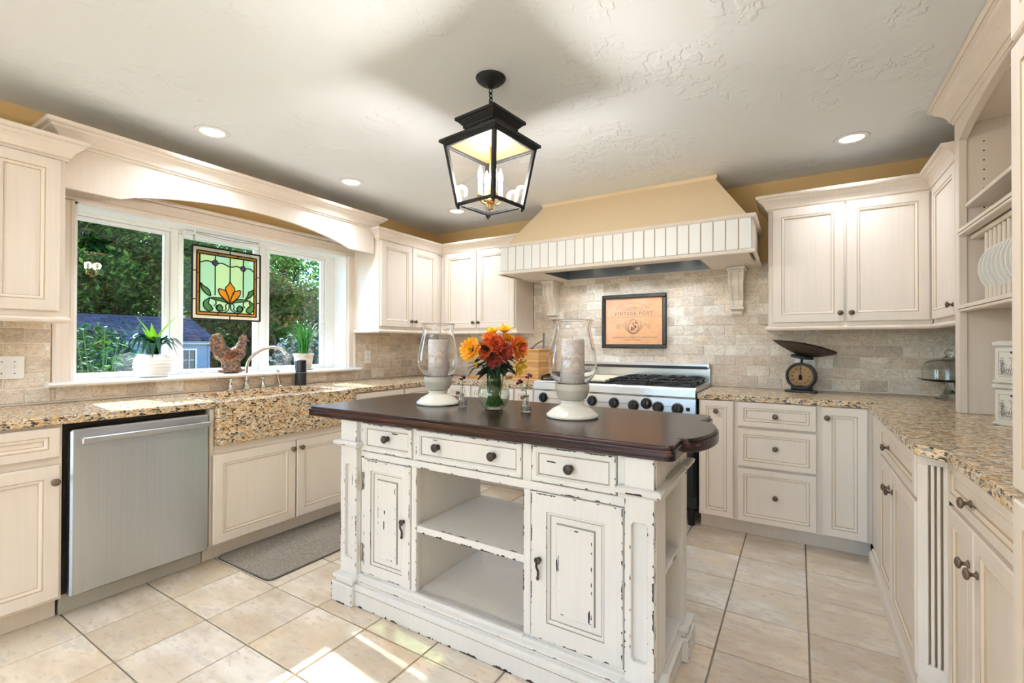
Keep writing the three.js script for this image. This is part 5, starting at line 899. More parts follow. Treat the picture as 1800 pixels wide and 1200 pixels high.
{ // canisters
  const tx = canvasTex(512, 512, (c, W, H) => {
    c.fillStyle = '#e6e2d8'; c.fillRect(0, 0, W, H); c.strokeStyle = '#5b5750'; c.lineWidth = 5; c.strokeRect(34, 60, W - 68, H - 120);
    for (let i = 0; i < 900; i++) { const x = 50 + rnd() * (W - 100), y = 150 + rnd() * 290, k = 150 - 90 * Math.pow(rnd(), 2) | 0; if (vn(x / 60, y / 60, 50, 50, 3) < 0.48) continue; c.fillStyle = `rgba(${k},${k - 6},${k - 14},0.35)`; c.beginPath(); c.ellipse(x, y, 3 + rnd() * 16, 2 + rnd() * 9, rnd() * 3, 0, 7); c.fill(); }
    c.strokeStyle = '#4a463f'; for (let i = 0; i < 26; i++) { c.lineWidth = 1 + rnd() * 3; const x = 60 + rnd() * 390; c.beginPath(); c.moveTo(x, 430); c.quadraticCurveTo(x + rnd() * 20 - 10, 330, x + rnd() * 60 - 30, 180 + rnd() * 90); c.stroke(); }
    c.fillStyle = '#6a655c'; c.fillRect(250, 330, 150, 14); c.strokeRect(268, 360, 110, 60); for (let x = 40; x < W - 40; x += 14) c.fillRect(x, 470, 6, 18);
  });
  const mt = std({ map: tx, roughness: 0.5 }), em = std({ color: '#d9d5ca', roughness: 0.45 });
  const can = (y, h, label) => {
    const t = thing('canister', label, 'canister', [4.262, y, 1.335], 'toile canisters in the hutch'); t.rotation.y = 0.62;
    lpart(t, 'body', [bx(-0.098, 0.098, 0.004, h - 0.02, -0.098, 0.098, 0.008), bx(-0.101, 0.101, 0, 0.012, -0.101, 0.101, 0.004)], em);
    for (let k = 0; k < 4; k++) { const p = new THREE.PlaneGeometry(0.176, h - 0.05); const f = at(fin(p, true), [Math.sin(k * Math.PI / 2) * 0.0985, h / 2 - 0.006, Math.cos(k * Math.PI / 2) * 0.0985], [0, k * Math.PI / 2, 0]); lpart(t, 'printed_panel', f, mt); lpart(t, 'grip', at(tube([[-0.025, 0, 0], [-0.018, 0.004, 0.016], [0.018, 0.004, 0.016], [0.025, 0, 0]], 0.004, 12, 8), [Math.sin(k * Math.PI / 2) * 0.099, h - 0.05, Math.cos(k * Math.PI / 2) * 0.099], [0, k * Math.PI / 2, 0]), M.bronze); }
    lpart(t, 'lid', [bx(-0.103, 0.103, h - 0.022, h - 0.004, -0.103, 0.103, 0.005), bx(-0.09, 0.09, h - 0.004, h, -0.09, 0.09, 0.002)], em);
  };
  can(CT + 0.0005, 0.172, 'square cream canister with grey landscape print, lower of the stacked pair in the hutch'); can(CT + 0.173, 0.172, 'square cream canister with grey landscape print, upper of the stacked pair in the hutch');
}
{ // wooden box, cutting board, easel behind the flowers
  const t = thing('wooden_box', 'tan wooden box with a rimmed lid, on the counter behind the flowers', 'box', [1.31, CT, 0.2]);
  lpart(t, 'body', [bx(-0.14, 0.14, 0.002, 0.265, -0.1, 0.1, 0.006), bx(-0.146, 0.146, 0, 0.012, -0.106, 0.106, 0.003)], M.pine); lpart(t, 'lid', [bx(-0.148, 0.148, 0.262, 0.285, -0.108, 0.108, 0.006)], M.pine);
  const h = thing('grinder_crank', 'dark grey bent metal crank standing on the wooden box behind the flowers', 'crank', [1.31, CT + 0.2852, 0.2]);
  lpart(h, 'bar', [tube([[0.015, 0.004, 0.0], [0.05, 0.035, 0.0], [0.1, 0.065, 0.0], [0.14, 0.08, 0.0]], 0.006, 16, 6), bx(0.128, 0.145, 0.004, 0.15, -0.004, 0.004, 0.002), bx(0.0, 0.03, 0, 0.012, -0.012, 0.012, 0.003)], std({ color: '#6d6c69', metalness: 0.5, roughness: 0.5 })); 
  solo('cutting_board', 'flat light wooden cutting board on the counter beside the wooden box', 'cutting board', bx(0.66, 1.1, CT + 0.0003, CT + 0.02, 0.09, 0.32, 0.006), M.pine);
  const e = thing('iron_easel', 'black scrolled iron stand in the counter corner, behind the left candle holder', 'stand', [0.36, CT, 0.36]); e.rotation.y = 0.78;
  const I = M.iron; lpart(e, 'frame', [tube([[-0.1, 0.02, 0.06], [-0.1, 0.12, 0.01], [-0.07, 0.2, -0.02], [0, 0.235, -0.03], [0.07, 0.2, -0.02], [0.1, 0.12, 0.01], [0.1, 0.02, 0.06]], 0.005, 40, 8), tube([[-0.1, 0.02, 0.06], [-0.105, 0.004, 0.09], [-0.1, 0.03, 0.11], [-0.09, 0.02, 0.1]], 0.005, 20, 8), tube([[0.1, 0.02, 0.06], [0.105, 0.004, 0.09], [0.1, 0.03, 0.11], [0.09, 0.02, 0.1]], 0.005, 20, 8), rod([-0.1, 0.03, 0.055], [0.1, 0.03, 0.055], 0.005), rod([0, 0.232, -0.03], [0, 0.005, -0.12], 0.005), tube([[-0.05, 0.03, 0.055], [-0.02, 0.09, 0.03], [-0.06, 0.13, 0.01], [-0.05, 0.09, 0.03]], 0.0035, 24, 6), tube([[0.05, 0.03, 0.055], [0.02, 0.09, 0.03], [0.06, 0.13, 0.01], [0.05, 0.09, 0.03]], 0.0035, 24, 6)], I);
}
// ---------------------------------------------------------------- window sill
seed = 77;
const SY = WO.y0 + 0.0005;
function strap(path, w0, fold, n = 12, tip = 0.15) {  // a long leaf: path of points, half width w0, folded along its middle
  const c = curve(path), pts = c.getPoints(n), l = [], up = V(0, 1, 0), row = pts.map((p, i) => { const t = c.getTangent(i / n), s = t.clone().cross(Math.abs(t.y) > 0.98 ? V(0.3, 0, 1).normalize() : up).normalize(), u = i / n, w = w0 * Math.min(1, (1 - u) / 0.55 + 0.02) * lerp(0.75, 1, Math.min(1, u * 4)); const nn = s.clone().cross(t).normalize(); return [p.clone().addScaledVector(s, -w).addScaledVector(nn, fold * w), p.clone(), p.clone().addScaledVector(s, w).addScaledVector(nn, fold * w)]; });
  for (let i = 0; i < n; i++) for (let k = 0; k < 2; k++) l.push([row[i][k], row[i + 1][k], row[i + 1][k + 1]], [row[i][k], row[i + 1][k + 1], row[i][k + 1]]);
  return fromTris(l);
}
{
  const t = thing('potted_plant', 'strappy leaved green plant in a white ribbed pot on the window sill', 'plant', [-0.035, SY, 2.672]);
  const prof = [[0.0001, 0.002], [0.055, 0]]; for (let k = 0; k <= 40; k++) { const u = k / 40, r = 0.06 + 0.046 * Math.pow(Math.sin(Math.PI * clamp(0.08 + u * 0.78)), 0.9) + 0.0022 * Math.sin(u * 44); prof.push([r, 0.002 + u * 0.14]); } prof.push([0.078, 0.143], [0.074, 0.138], [0.072, 0.12], [0.0001, 0.12]);
  lpart(t, 'pot', lathe(prof, 48), M.porcelain);
  lpart(t, 'soil', at(fin(new THREE.CircleGeometry(0.073, 24)), [0, 0.124, 0], [-Math.PI / 2, 0, 0]), std({ color: '#3a2a1c', roughness: 1 }));
  const dk = phy({ color: '#1c5138', roughness: 0.35, transmission: 0.1, thickness: 0 }), lg = phy({ color: '#8fd224', roughness: 0.5, transmission: 0.4, thickness: 0 });
  for (let i = 0; i < 19; i++) { const q = i * 2.4 + 0.3, c = Math.cos(q) * 0.7, s = Math.sin(q), R = rr(0.13, 0.2), h = rr(0.08, 0.14), d = rr(0.02, 0.12); lpart(t, 'leaf', strap([[c * 0.012, 0.12, s * 0.012], [c * R * 0.25, 0.13 + h * 0.7, s * R * 0.25], [c * R * 0.62, 0.13 + h, s * R * 0.62], [c * R, 0.13 + h - d, s * R]], rr(0.024, 0.033), 0.3), dk); }
  for (const [z, y, z2, x] of [[0.04, 0.39, 0.075, -0.07], [-0.05, 0.385, -0.09, 0.08], [0.03, 0.34, 0.05, 0.09], [0.06, 0.31, 0.09, 0.07], [-0.03, 0.29, -0.03, -0.08]]) lpart(t, 'young_leaf', strap([[0, 0.12, 0], [x * 0.3, 0.12 + (y - 0.12) * 0.5, z * 0.4], [x, y, z2]], 0.026, 0.35), lg);
}
{
  const t = thing('potted_plant', 'grassy green plant in a small white pot with a saucer on the window sill', 'plant', [-0.05, SY, 1.615]);
  lpart(t, 'saucer', lathe([[0.0001, 0.004], [0.06, 0.002], [0.082, 0.004], [0.088, 0.016], [0.085, 0.016], [0.078, 0.009], [0.0001, 0.009]], 36), std({ color: '#dcd8cf', roughness: 0.4 }));
  lpart(t, 'pot', lathe([[0.0001, 0.01], [0.058, 0.01], [0.064, 0.03], [0.074, 0.11], [0.0795, 0.112], [0.081, 0.132], [0.0765, 0.133], [0.074, 0.12], [0.0001, 0.118]], 40), std({ color: '#e2dbd2', map: T.trav, roughness: 0.8 }));
  const l = []; for (let i = 0; i < 90; i++) { const q = rr(0, 6.283), r = 0.05 * Math.sqrt(rnd()), h = rr(0.18, 0.31), k = rr(0.3, 1.9), c = Math.cos(q), s = Math.sin(q); l.push(strap([[c * r * 0.6, 0.118, s * r * 0.6], [c * r * 1.1, 0.118 + h * 0.5, s * r * 1.1], [c * (r + 0.045 * k), 0.118 + h * 0.9, s * (r + 0.06 * k)], [c * (r + 0.065 * k), 0.118 + h * (1.05 - 0.12 * k), s * (r + 0.1 * k)]], rr(0.003, 0.0048), 0.3, 8)); }
  const f = lpart(t, 'blades', l, phy({ color: '#33861a', roughness: 0.45, transmission: 0.25, thickness: 0 })); f.userData.kind = 'stuff';
}
{ // rooster figurine, meshed from a distance field; it faces the right end of the window (-z)
  const t = thing('rooster_figurine', 'weathered brown ceramic rooster figurine on the window sill', 'figurine', [-0.035, SY, 2.2]);
  const res = 72, H = 0.165, mc = new MarchingCubes(res, new THREE.MeshStandardMaterial(), false, false, 120000);
  const cap = (p, a, b, ra, rb) => { const d = b.clone().sub(a), h = clamp(p.clone().sub(a).dot(d) / d.lengthSq()); return p.distanceTo(a.clone().addScaledVector(d, h)) - lerp(ra, rb, h); };
  const smin = (a, b, k) => { const h = clamp(0.5 + 0.5 * (b - a) / k); return lerp(b, a, h) - k * h * (1 - h); };
  const el = (p, c, r) => { const q = V((p.x - c.x) / r.x, (p.y - c.y) / r.y, (p.z - c.z) / r.z), k = q.length(); return (k - 1) * Math.min(r.x, r.y, r.z); };
  const f = (p) => {
    let d = el(p, V(0, 0.125, 0.0), V(0.05, 0.052, 0.078));
    d = smin(d, cap(p, V(0, 0.15, -0.05), V(0, 0.225, -0.078), 0.042, 0.024), 0.03);
    d = smin(d, el(p, V(0, 0.245, -0.085), V(0.02, 0.022, 0.025)), 0.012);
    d = smin(d, cap(p, V(0, 0.24, -0.105), V(0, 0.232, -0.126), 0.009, 0.003), 0.006);
    d = smin(d, cap(p, V(0, 0.228, -0.1), V(0, 0.205, -0.102), 0.006, 0.009), 0.006);
    for (const [z, y, r] of [[-0.105, 0.268, 0.007], [-0.09, 0.276, 0.008], [-0.075, 0.274, 0.008], [-0.062, 0.264, 0.007]]) d = smin(d, cap(p, V(0, 0.252, z * 0.95), V(0, y, z), 0.007, r * 0.7), 0.006);
    d = smin(d, cap(p, V(0, 0.14, 0.055), V(0, 0.225, 0.088), 0.042, 0.036), 0.025);
    d = smin(d, cap(p, V(0, 0.13, 0.07), V(0, 0.19, 0.105), 0.036, 0.03), 0.02);
    for (const [y, z, r] of [[0.262, 0.116, 0.014], [0.27, 0.09, 0.014], [0.24, 0.134, 0.014], [0.205, 0.138, 0.014], [0.165, 0.13, 0.012]]) d = smin(d, cap(p, V(0, 0.16, 0.07), V(0, y, z), 0.02, r), 0.008);
    d = smin(d, el(p, V(0, 0.05, 0.0), V(0.045, 0.05, 0.062)), 0.03);
    d = smin(d, el(p, V(0, 0.018, 0.0), V(0.056, 0.02, 0.085)), 0.012);
    return d + 0.0028 * Math.sin(p.z * 210 + p.y * 90) * Math.sin(p.y * 160 + p.x * 130);
  };
  let k = 0; const p = V(); for (let z = 0; z < res; z++) for (let y = 0; y < res; y++) for (let x = 0; x < res; x++) { const s = (i) => ((i - res / 2) / (res / 2)) * H; p.set(s(x), s(y) + 0.145, s(z)); mc.field[k++] = -f(p) * 100; }
  mc.isolation = 0; mc.update();
  const n = mc.count, g = new THREE.BufferGeometry(), pa = mc.positionArray.slice(0, n * 3); for (let i = 0; i < n; i++) { pa[i * 3] *= H; pa[i * 3 + 1] = Math.max(0, pa[i * 3 + 1] * H + 0.145); pa[i * 3 + 2] *= H; }
  g.setAttribute('position', new THREE.BufferAttribute(pa, 3)); g.setAttribute('normal', new THREE.BufferAttribute(mc.normalArray.slice(0, n * 3), 3));
  const nn = g.attributes.normal.array; for (let i = 0; i < nn.length; i += 3) { const L = Math.hypot(nn[i], nn[i + 1], nn[i + 2]) || 1; nn[i] /= L; nn[i + 1] /= L; nn[i + 2] /= L; }
  const tx = tex(512, 0.3, (u, v) => { const a = fbm(u, v, 14, 18, 4, 3), b = fbm(u, v, 22, 22, 3, 7), c = mix3([84, 56, 38], [150, 104, 68], ss(0.35, 0.65, a)); return mix3(mix3(c, [128, 118, 106], 0.6 * ss(0.52, 0.64, b)), [52, 40, 32], 0.7 * ss(0.6, 0.68, fbm(u, v, 30, 30, 2, 12))); });
  meterUv(g); g.userData.fin = true; lpart(t, 'body', g, std({ map: tx, roughness: 0.75 }));
  for (const s of [-1, 1]) lpart(t, 'wing', at(new THREE.SphereGeometry(0.04, 20, 12), [s * 0.042, 0.135, 0.015], [0.35, 0, 0], [0.32, 0.75, 1.35]), std({ map: tx, color: '#e8b890', roughness: 0.75 }));
}
{ // stained glass panel, in its own flat frame: u along the window (towards -z), v up
  const W = 0.47, Hh = 0.503, t = thing('stained_glass_panel', 'leaded stained glass panel with a yellow tulip hanging in the middle window', 'stained glass', [-0.08, 1.41, 2.44]);
  t.rotation.y = Math.PI / 2;
  const gl = (c, k = 0.82) => phy({ color: c, transmission: k, thickness: 0, roughness: 0.38, ior: 1.45 });
  const C = { cream: gl('#efe6d2', 0.6), amber: gl('#dcae48', 0.7), green: gl('#dcebc4', 0.75), teal: gl('#cfe8cc', 0.75), yellow: gl('#f7b51c', 0.6), leaf: gl('#7fae6c', 0.75), violet: gl('#7d6a9c', 0.55) };
  const pane = (name, pts, m, w = 0) => { const g = extr(shapeOf(pts.map(([u, v]) => [u * W, v * Hh])), 0.0025); g.translate(0, 0, w); return lpart(t, name, meterUv(g), m); };
  const lead = []; const came = (pts, r = 0.0032, n = 20, sm = true) => { const q = pts.map(([u, v]) => V(u * W, v * Hh, 0.0045)); lead.push(fin(new THREE.TubeGeometry(sm && q.length > 2 ? new THREE.CatmullRomCurve3(q) : new THREE.CatmullRomCurve3(q, false, 'catmullrom', 0), n, r * 1.3, 6))); };
  const b = 0.06, a = 0.1, rect = (u0, u1, v0, v1) => [[u0, v0], [u1, v0], [u1, v1], [u0, v1]];
  for (const [v0, v1] of [[0, 0.27], [0.27, 0.66], [0.66, 1]]) { pane('glass_piece', rect(0, b, v0, v1), C.cream); pane('glass_piece', rect(1 - b, 1, v0, v1), C.cream); came([[0, v1], [b, v1]], 0.0026, 2); came([[1 - b, v1], [1, v1]], 0.0026, 2); }
  for (const [u0, u1] of [[b, 0.53], [0.53, 1 - b]]) { pane('glass_piece', rect(u0, u1, 0, b), C.cream); pane('glass_piece', rect(u0, u1, 1 - b, 1), C.cream); }
  came([[0.53, 0], [0.53, b]], 0.0026, 2); came([[0.53, 1 - b], [0.53, 1]], 0.0026, 2);
  for (let k = 0; k < 3; k++) { const u0 = lerp(b, 1 - b, k / 3), u1 = lerp(b, 1 - b, (k + 1) / 3), v0 = lerp(a, 1 - a, k / 3), v1 = lerp(a, 1 - a, (k + 1) / 3); pane('glass_piece', rect(u0, u1, b, a), C.amber); pane('glass_piece', rect(u0, u1, 1 - a, 1 - b), C.amber); pane('glass_piece', rect(b, a, v0, v1), C.amber); pane('glass_piece', rect(1 - a, 1 - b, v0, v1), C.amber); came([[u1, b], [u1, a]], 0.0024, 2); came([[u1, 1 - a], [u1, 1 - b]], 0.0024, 2); came([[b, v1], [a, v1]], 0.0024, 2); came([[1 - a, v1], [1 - b, v1]], 0.0024, 2); }
  const cu = [a, 0.315, 0.53, 0.73, 1 - a];
  for (let k = 0; k < 4; k++) { pane('glass_piece', rect(cu[k], cu[k + 1], 0.8, 1 - a), k % 2 ? C.teal : C.green); pane('glass_piece', rect(cu[k], cu[k + 1], 0.36, 0.8), k % 3 ? C.green : C.teal); pane('glass_piece', rect(cu[k], cu[k + 1], a, 0.36), k % 2 ? C.green : C.teal); if (k) came([[cu[k], k === 2 ? 0.54 : 0.34], [cu[k], 1 - a]], 0.003, 2); }
  for (const [u0, u1, v0, v1] of [[0, 1, 0, 1], [b, 1 - b, b, 1 - b], [a, 1 - a, a, 1 - a]]) for (const e of [[[u0, v0], [u1, v0]], [[u1, v0], [u1, v1]], [[u1, v1], [u0, v1]], [[u0, v1], [u0, v0]]]) came(e, u0 === 0 ? 0.005 : 0.0036, 2);
  came([[a, 0.775], [0.2, 0.81], [0.315, 0.79], [0.42, 0.8], [0.53, 0.765], [0.63, 0.785], [0.73, 0.765], [0.83, 0.775], [1 - a, 0.735]], 0.0034, 60);
  for (const [u, v] of [[0.315, 0.795], [0.73, 0.765]]) { lpart(t, 'jewel', at(new THREE.SphereGeometry(0.019, 20, 12), [u * W, v * Hh, 0.002], [0, 0, 0], [1, 1, 0.35]), C.violet); lead.push(at(new THREE.TorusGeometry(0.0195, 0.003, 6, 24), [u * W, v * Hh, 0.002])); }
  const blob = (pts, m, name, w = 0.0018) => { const c = new THREE.CatmullRomCurve3(pts.map(([u, v]) => V(u, v, 0)), true, 'catmullrom', 0.5).getPoints(40).map((p) => [p.x, p.y]); pane(name, c, m, w); came([...pts, pts[0]], 0.003, 44); };
  blob([[0.53, 0.55], [0.505, 0.505], [0.465, 0.46], [0.475, 0.4], [0.51, 0.33], [0.53, 0.25], [0.55, 0.33], [0.59, 0.4], [0.6, 0.46], [0.56, 0.505]], C.yellow, 'petal', 0.004);
  blob([[0.5, 0.35], [0.47, 0.41], [0.42, 0.43], [0.365, 0.435], [0.375, 0.37], [0.42, 0.32], [0.525, 0.245]], C.yellow, 'petal', 0.003);
  blob([[0.56, 0.35], [0.59, 0.41], [0.64, 0.43], [0.685, 0.44], [0.68, 0.37], [0.63, 0.31], [0.535, 0.245]], C.yellow, 'petal', 0.003);
  blob([[0.115, 0.5], [0.13, 0.42], [0.18, 0.36], [0.25, 0.325], [0.24, 0.39], [0.21, 0.43], [0.15, 0.46]], C.leaf, 'leaf', 0.003);
  blob([[0.9, 0.475], [0.89, 0.41], [0.84, 0.35], [0.77, 0.32], [0.8, 0.37], [0.82, 0.43], [0.86, 0.45]], C.leaf, 'leaf', 0.003);
  for (const s of [-1, 1]) {
    const c = 0.53, X = (d) => c + s * d;
    blob([[X(0.03), 0.24], [X(0.1), 0.3], [X(0.2), 0.31], [X(0.28), 0.3], [X(0.2), 0.275], [X(0.1), 0.26]], C.leaf, 'scroll_leaf', 0.0025);
    blob([[X(0.29), 0.3], [X(0.37), 0.24], [X(0.37), 0.17], [X(0.31), 0.115], [X(0.25), 0.135], [X(0.27), 0.19], [X(0.31), 0.225], [X(0.3), 0.26]], C.leaf, 'scroll_leaf', 0.0025);
    came([[X(0.31), 0.3], [X(0.22), 0.28], [X(0.2), 0.23], [X(0.23), 0.19]], 0.0028, 30); came([[X(0.01), 0.25], [X(0.02), 0.15], [X(0.1), 0.105], [X(0.18), 0.13], [X(0.2), 0.19], [X(0.14), 0.21], [X(0.1), 0.17]], 0.003, 40); came([[X(0.0), 0.245], [X(0.06), 0.215], [X(0.06), 0.15], [X(0.12), 0.12]], 0.0028, 30);
    blob([[X(0.11), 0.13], [X(0.17), 0.13], [X(0.19), 0.17], [X(0.15), 0.215], [X(0.11), 0.18]], C.leaf, 'bud', 0.003);
  }
  lpart(t, 'lead_came', lead, std({ color: '#1a1b1a', metalness: 0.5, roughness: 0.6 }));
  // hanging wires and the ball chain strung between two white hooks
  const top = 2.012 - 1.41; for (const u of [0.0, 0.035]) lpart(t, 'hanger', rod([u * W + 0.004, Hh, 0.001], [0.012, top - 0.012, -0.0], 0.0014, 0.0014, 6), M.iron); lpart(t, 'hanger', rod([W - 0.004, Hh, 0.001], [W - 0.008, top - 0.012, 0], 0.0014, 0.0014, 6), M.iron);
  lpart(t, 'ball_chain', [tube([[0.012, top - 0.012, 0], [W / 2, top - 0.024, 0.001], [W - 0.008, top - 0.012, 0]], 0.0022, 30, 6), ...Array.from({ length: 40 }, (_, i) => { const u = i / 39; return ball([lerp(0.012, W - 0.008, u), top - 0.012 - 0.012 * 4 * u * (1 - u), 0.0005], 0.0034, [1, 1, 1], 6); })], M.nickel);
  for (const u of [0.012, W - 0.008]) lpart(t, 'hook', [tube([[u, top + 0.004, 0.012], [u, top - 0.014, 0.012], [u, top - 0.022, 0.004], [u, top - 0.012, -0.004]], 0.004, 14, 8)], M.white);
}
// ---------------------------------------------------------------- outside
{
  const GY = -0.35; seed = 31;
  struct('ground', bx(-40, -0.24, GY - 0.2, GY, -30, 30, 0), std({ color: '#4a5a30', map: T.mottle, roughness: 1 }));
  { // shed
    const t = thing('garden_shed', 'pale blue garden shed with a slate grey gabled roof beyond the window', 'shed', [-8.2, GY, 1]);
    const xe = -8, xr = -9.25, xb = -10.5, ye = 1.285, yr = 1.83, z0 = -1.5, z1 = 4.2;
    part(t, 'wall', [bx(xb + 0.15, xe - 0.12, GY, ye - 0.02, z0, z1, 0.004)], std({ color: '#8ea3b0', roughness: 0.8 }));
    const gb = extr(shapeOf([[xe - 0.12, ye - 0.03], [xr, yr - 0.06], [xb + 0.15, ye - 0.03]]), z1 - z0); gb.translate(0, 0, z0); part(t, 'gable', meterUv(gb), std({ color: '#8ea3b0', roughness: 0.8 }));
    const bat = std({ color: '#8aa3b3', roughness: 0.8 }); for (let k = 0; k < 19; k++) { const z = z0 + 0.02 + k * 0.31; if (z > -1.24 && z < -0.9) continue; part(t, 'batten', bx(xe - 0.121, xe - 0.1, GY + 0.02, ye - 0.05, z - 0.02, z + 0.02, 0.003), bat); }
    part(t, 'fascia', [bx(xe - 0.03, xe - 0.005, ye - 0.06, ye + 0.01, z0 - 0.1, z1 + 0.1, 0.003)], std({ color: '#b9cad4', roughness: 0.7 }));
    const n = 13, rm = ['#363c4c', '#414859', '#2e3442'].map((c) => std({ color: c, roughness: 0.9 })), by = [[], [], []], dx = (xr - xe) / n, dy = (yr - ye) / n;
    for (const s of [1, -1]) for (let i = 0; i < n; i++) for (let z = z0 - 0.1 - 0.15 * (i % 2); z < z1 + 0.1; z += 0.3) { const za = Math.max(z, z0 - 0.1), zb = Math.min(z + 0.285, z1 + 0.1); if (zb - za < 0.03) continue; const g = bx(-0.085, 0.06, 0, 0.028, za, zb, 0.002); const sl = Math.atan2(dy, -dx); g.applyMatrix4(new THREE.Matrix4().makeTranslation(s > 0 ? xe + (i + 0.5) * dx : 2 * xr - (xe + (i + 0.5) * dx), ye + (i + 0.5) * dy + 0.012, 0).multiply(new THREE.Matrix4().makeRotationZ(s > 0 ? -sl + 0.03 : sl - 0.03)).multiply(new THREE.Matrix4().makeScale(s, 1, 1))); by[(rnd() * 3) | 0].push(g); }
    by.forEach((l, i) => { const o = part(t, 'shingles', l, rm[i]); o.userData.kind = 'stuff'; });
    const rf = []; for (const s of [1, -1]) { const X = (x) => (s > 0 ? x : 2 * xr - x); rf.push([V(X(xe + 0.02), ye - 0.012, z0 - 0.1), V(X(xe + 0.02), ye - 0.012, z1 + 0.1), V(xr, yr - 0.002, z1 + 0.1)], [V(X(xe + 0.02), ye - 0.012, z0 - 0.1), V(xr, yr - 0.002, z1 + 0.1), V(xr, yr - 0.002, z0 - 0.1)]); } part(t, 'roof_deck', fromTris(rf), rm[2]);
    part(t, 'ridge_cap', bx(xr - 0.06, xr + 0.06, yr, yr + 0.03, z0 - 0.1, z1 + 0.1, 0.01), rm[1]);
    const w = part(t, 'window', [bx(xe - 0.12, xe - 0.08, 0.62, 1.13, -1.22, -1.185, 0.003), bx(xe - 0.12, xe - 0.08, 0.62, 1.13, -0.945, -0.91, 0.003), bx(xe - 0.12, xe - 0.08, 1.095, 1.13, -1.185, -0.945, 0.003), bx(xe - 0.12, xe - 0.08, 0.62, 0.655, -1.185, -0.945, 0.003), bx(xe - 0.115, xe - 0.09, 0.655, 1.095, -1.073, -1.057, 0.002), bx(xe - 0.115, xe - 0.09, 0.868, 0.882, -1.185, -0.945, 0.002)], M.white);
    part(t, 'pane', bx(xe - 0.119, xe - 0.112, 0.655, 1.095, -1.185, -0.945, 0), std({ color: '#1c2430', roughness: 0.08 }), w);
  }
  const leafQ = fromTris([[V(-0.5, 0, 0), V(0, 0.12, -0.9), V(0, 0.08, 0.9)], [V(0.5, 0, 0), V(0, 0.08, 0.9), V(0, 0.12, -0.9)]].map((t) => t));
  const leafM = phy({ color: '#ffffff', roughness: 0.7, specularIntensity: 0.15, transmission: 0.55, thickness: 0 });
  const barkM = std({ color: '#4c3a2c', map: T.mottle, roughness: 1 });
  function leaves(parent, name, n, place, size, cols) {
    const im = new THREE.InstancedMesh(leafQ, leafM, n), m = new THREE.Matrix4(), q = new THREE.Quaternion(), e = new THREE.Euler(), c = new THREE.Color();
    for (let i = 0; i < n; i++) { const p = place(); e.set(rr(-1.3, 1.3), rr(0, 6.283), rr(-0.8, 0.8)); q.setFromEuler(e); const s = size * rr(0.6, 1.35); m.compose(p, q, V(s, s, s)); im.setMatrixAt(i, m); const k = cols[(rnd() * cols.length) | 0]; c.set(k).multiplyScalar(rr(0.75, 1.2)); im.setColorAt(i, c); }
    im.name = name; im.userData.kind = 'stuff'; shade(im); parent.add(im); return im;
  }
  const GREEN = ['#3f7a26', '#5f9c38', '#84bc46', '#335c24', '#4c8a2e', '#b4d058'], DEEP = ['#35692c', '#4a8636', '#66a848', '#2c5424', '#9cc45a'], WARMG = ['#7a9c3a', '#b0aa4c', '#5f9038', '#8a7a3c', '#42702c'];
  function tree(name, label, x, z, h, r, y0, n, cols, size = 0.085) {
    const t = thing(name, label, 'tree', [x, GY, z]), tops = [];
    const l = [tube([[0, 0, 0], [rr(-0.1, 0.1), h * 0.3, rr(-0.1, 0.1)], [rr(-0.2, 0.2), h * 0.65, rr(-0.2, 0.2)], [rr(-0.3, 0.3), h * 0.95, rr(-0.3, 0.3)]], h * 0.022, 16, 9)];
    const blobs = []; for (let i = 0; i < 46; i++) { const u = rr(0, 1), y = lerp(y0, h, u), q = rr(0, 6.283), R = r * Math.sqrt(rnd()) * (1 - 0.5 * u * u); blobs.push([R * Math.cos(q), y, R * Math.sin(q), rr(0.3, 0.6) * r * 0.75]); if (i < 12) l.push(tube([[0, y * 0.75, 0], [R * Math.cos(q) * 0.5, y * 0.92, R * Math.sin(q) * 0.5], [R * Math.cos(q), y, R * Math.sin(q)]], 0.022, 8, 6)); }
    lpart(t, 'trunk', l, barkM);
    leaves(t, 'foliage', n, () => { const b = blobs[(rnd() * blobs.length) | 0], a = rr(0, 6.283), c = rr(-1, 1), R = b[3] * Math.pow(rnd(), 0.4), s = Math.sqrt(1 - c * c); return V(b[0] + R * s * Math.cos(a), b[1] + R * c * 0.8, b[2] + R * s * Math.sin(a)); }, size, cols);
  }
  tree('broadleaf_tree', 'tall dense green tree behind the shed, seen through the left window', -12.4, 0.6, 6.6, 2.5, 0.9, 39000, GREEN);
  tree('broadleaf_tree', 'dark green tree with a thick trunk behind the left part of the shed roof', -11.6, -0.9, 6.2, 2.2, 1.2, 33000, DEEP);
  tree('broadleaf_tree', 'leafy tree behind the right end of the shed, seen behind the stained glass', -12.5, -3.4, 5.2, 2.2, 0.6, 30000, GREEN);
  tree('broadleaf_tree', 'yellow green tree right of the shed, seen below the stained glass', -10.6, -3.6, 3.6, 1.5, 0.4, 12000, WARMG);
  tree('broadleaf_tree', 'loose airy tree against the blue sky in the right window', -12.2, -6.2, 5.0, 2.0, 1.2, 9000, GREEN);
  tree('broadleaf_tree', 'dense olive green tree low in the right window, behind the grassy pot plant', -10.2, -5.2, 3.3, 1.5, 0.3, 12000, WARMG);
  tree('broadleaf_tree', 'dark tree at the right edge of the right window', -11.4, -8.2, 4.6, 1.9, 0.3, 14000, DEEP);
  tree('broadleaf_tree', 'dark leafy tree at the left edge of the left window', -11.8, 2.6, 6.8, 2.4, 0.8, 30000, DEEP);
  tree('broadleaf_tree', 'tree in deep shade far behind the others, filling the gaps above the shed', -15.5, -1.9, 7.6, 3.6, 0.2, 40000, DEEP, 0.1);
  tree('broadleaf_tree', 'dark tree far behind the shed at the left, filling the gaps in the left window', -14.5, 2.0, 8.5, 3.6, 0.2, 40000, DEEP, 0.11);
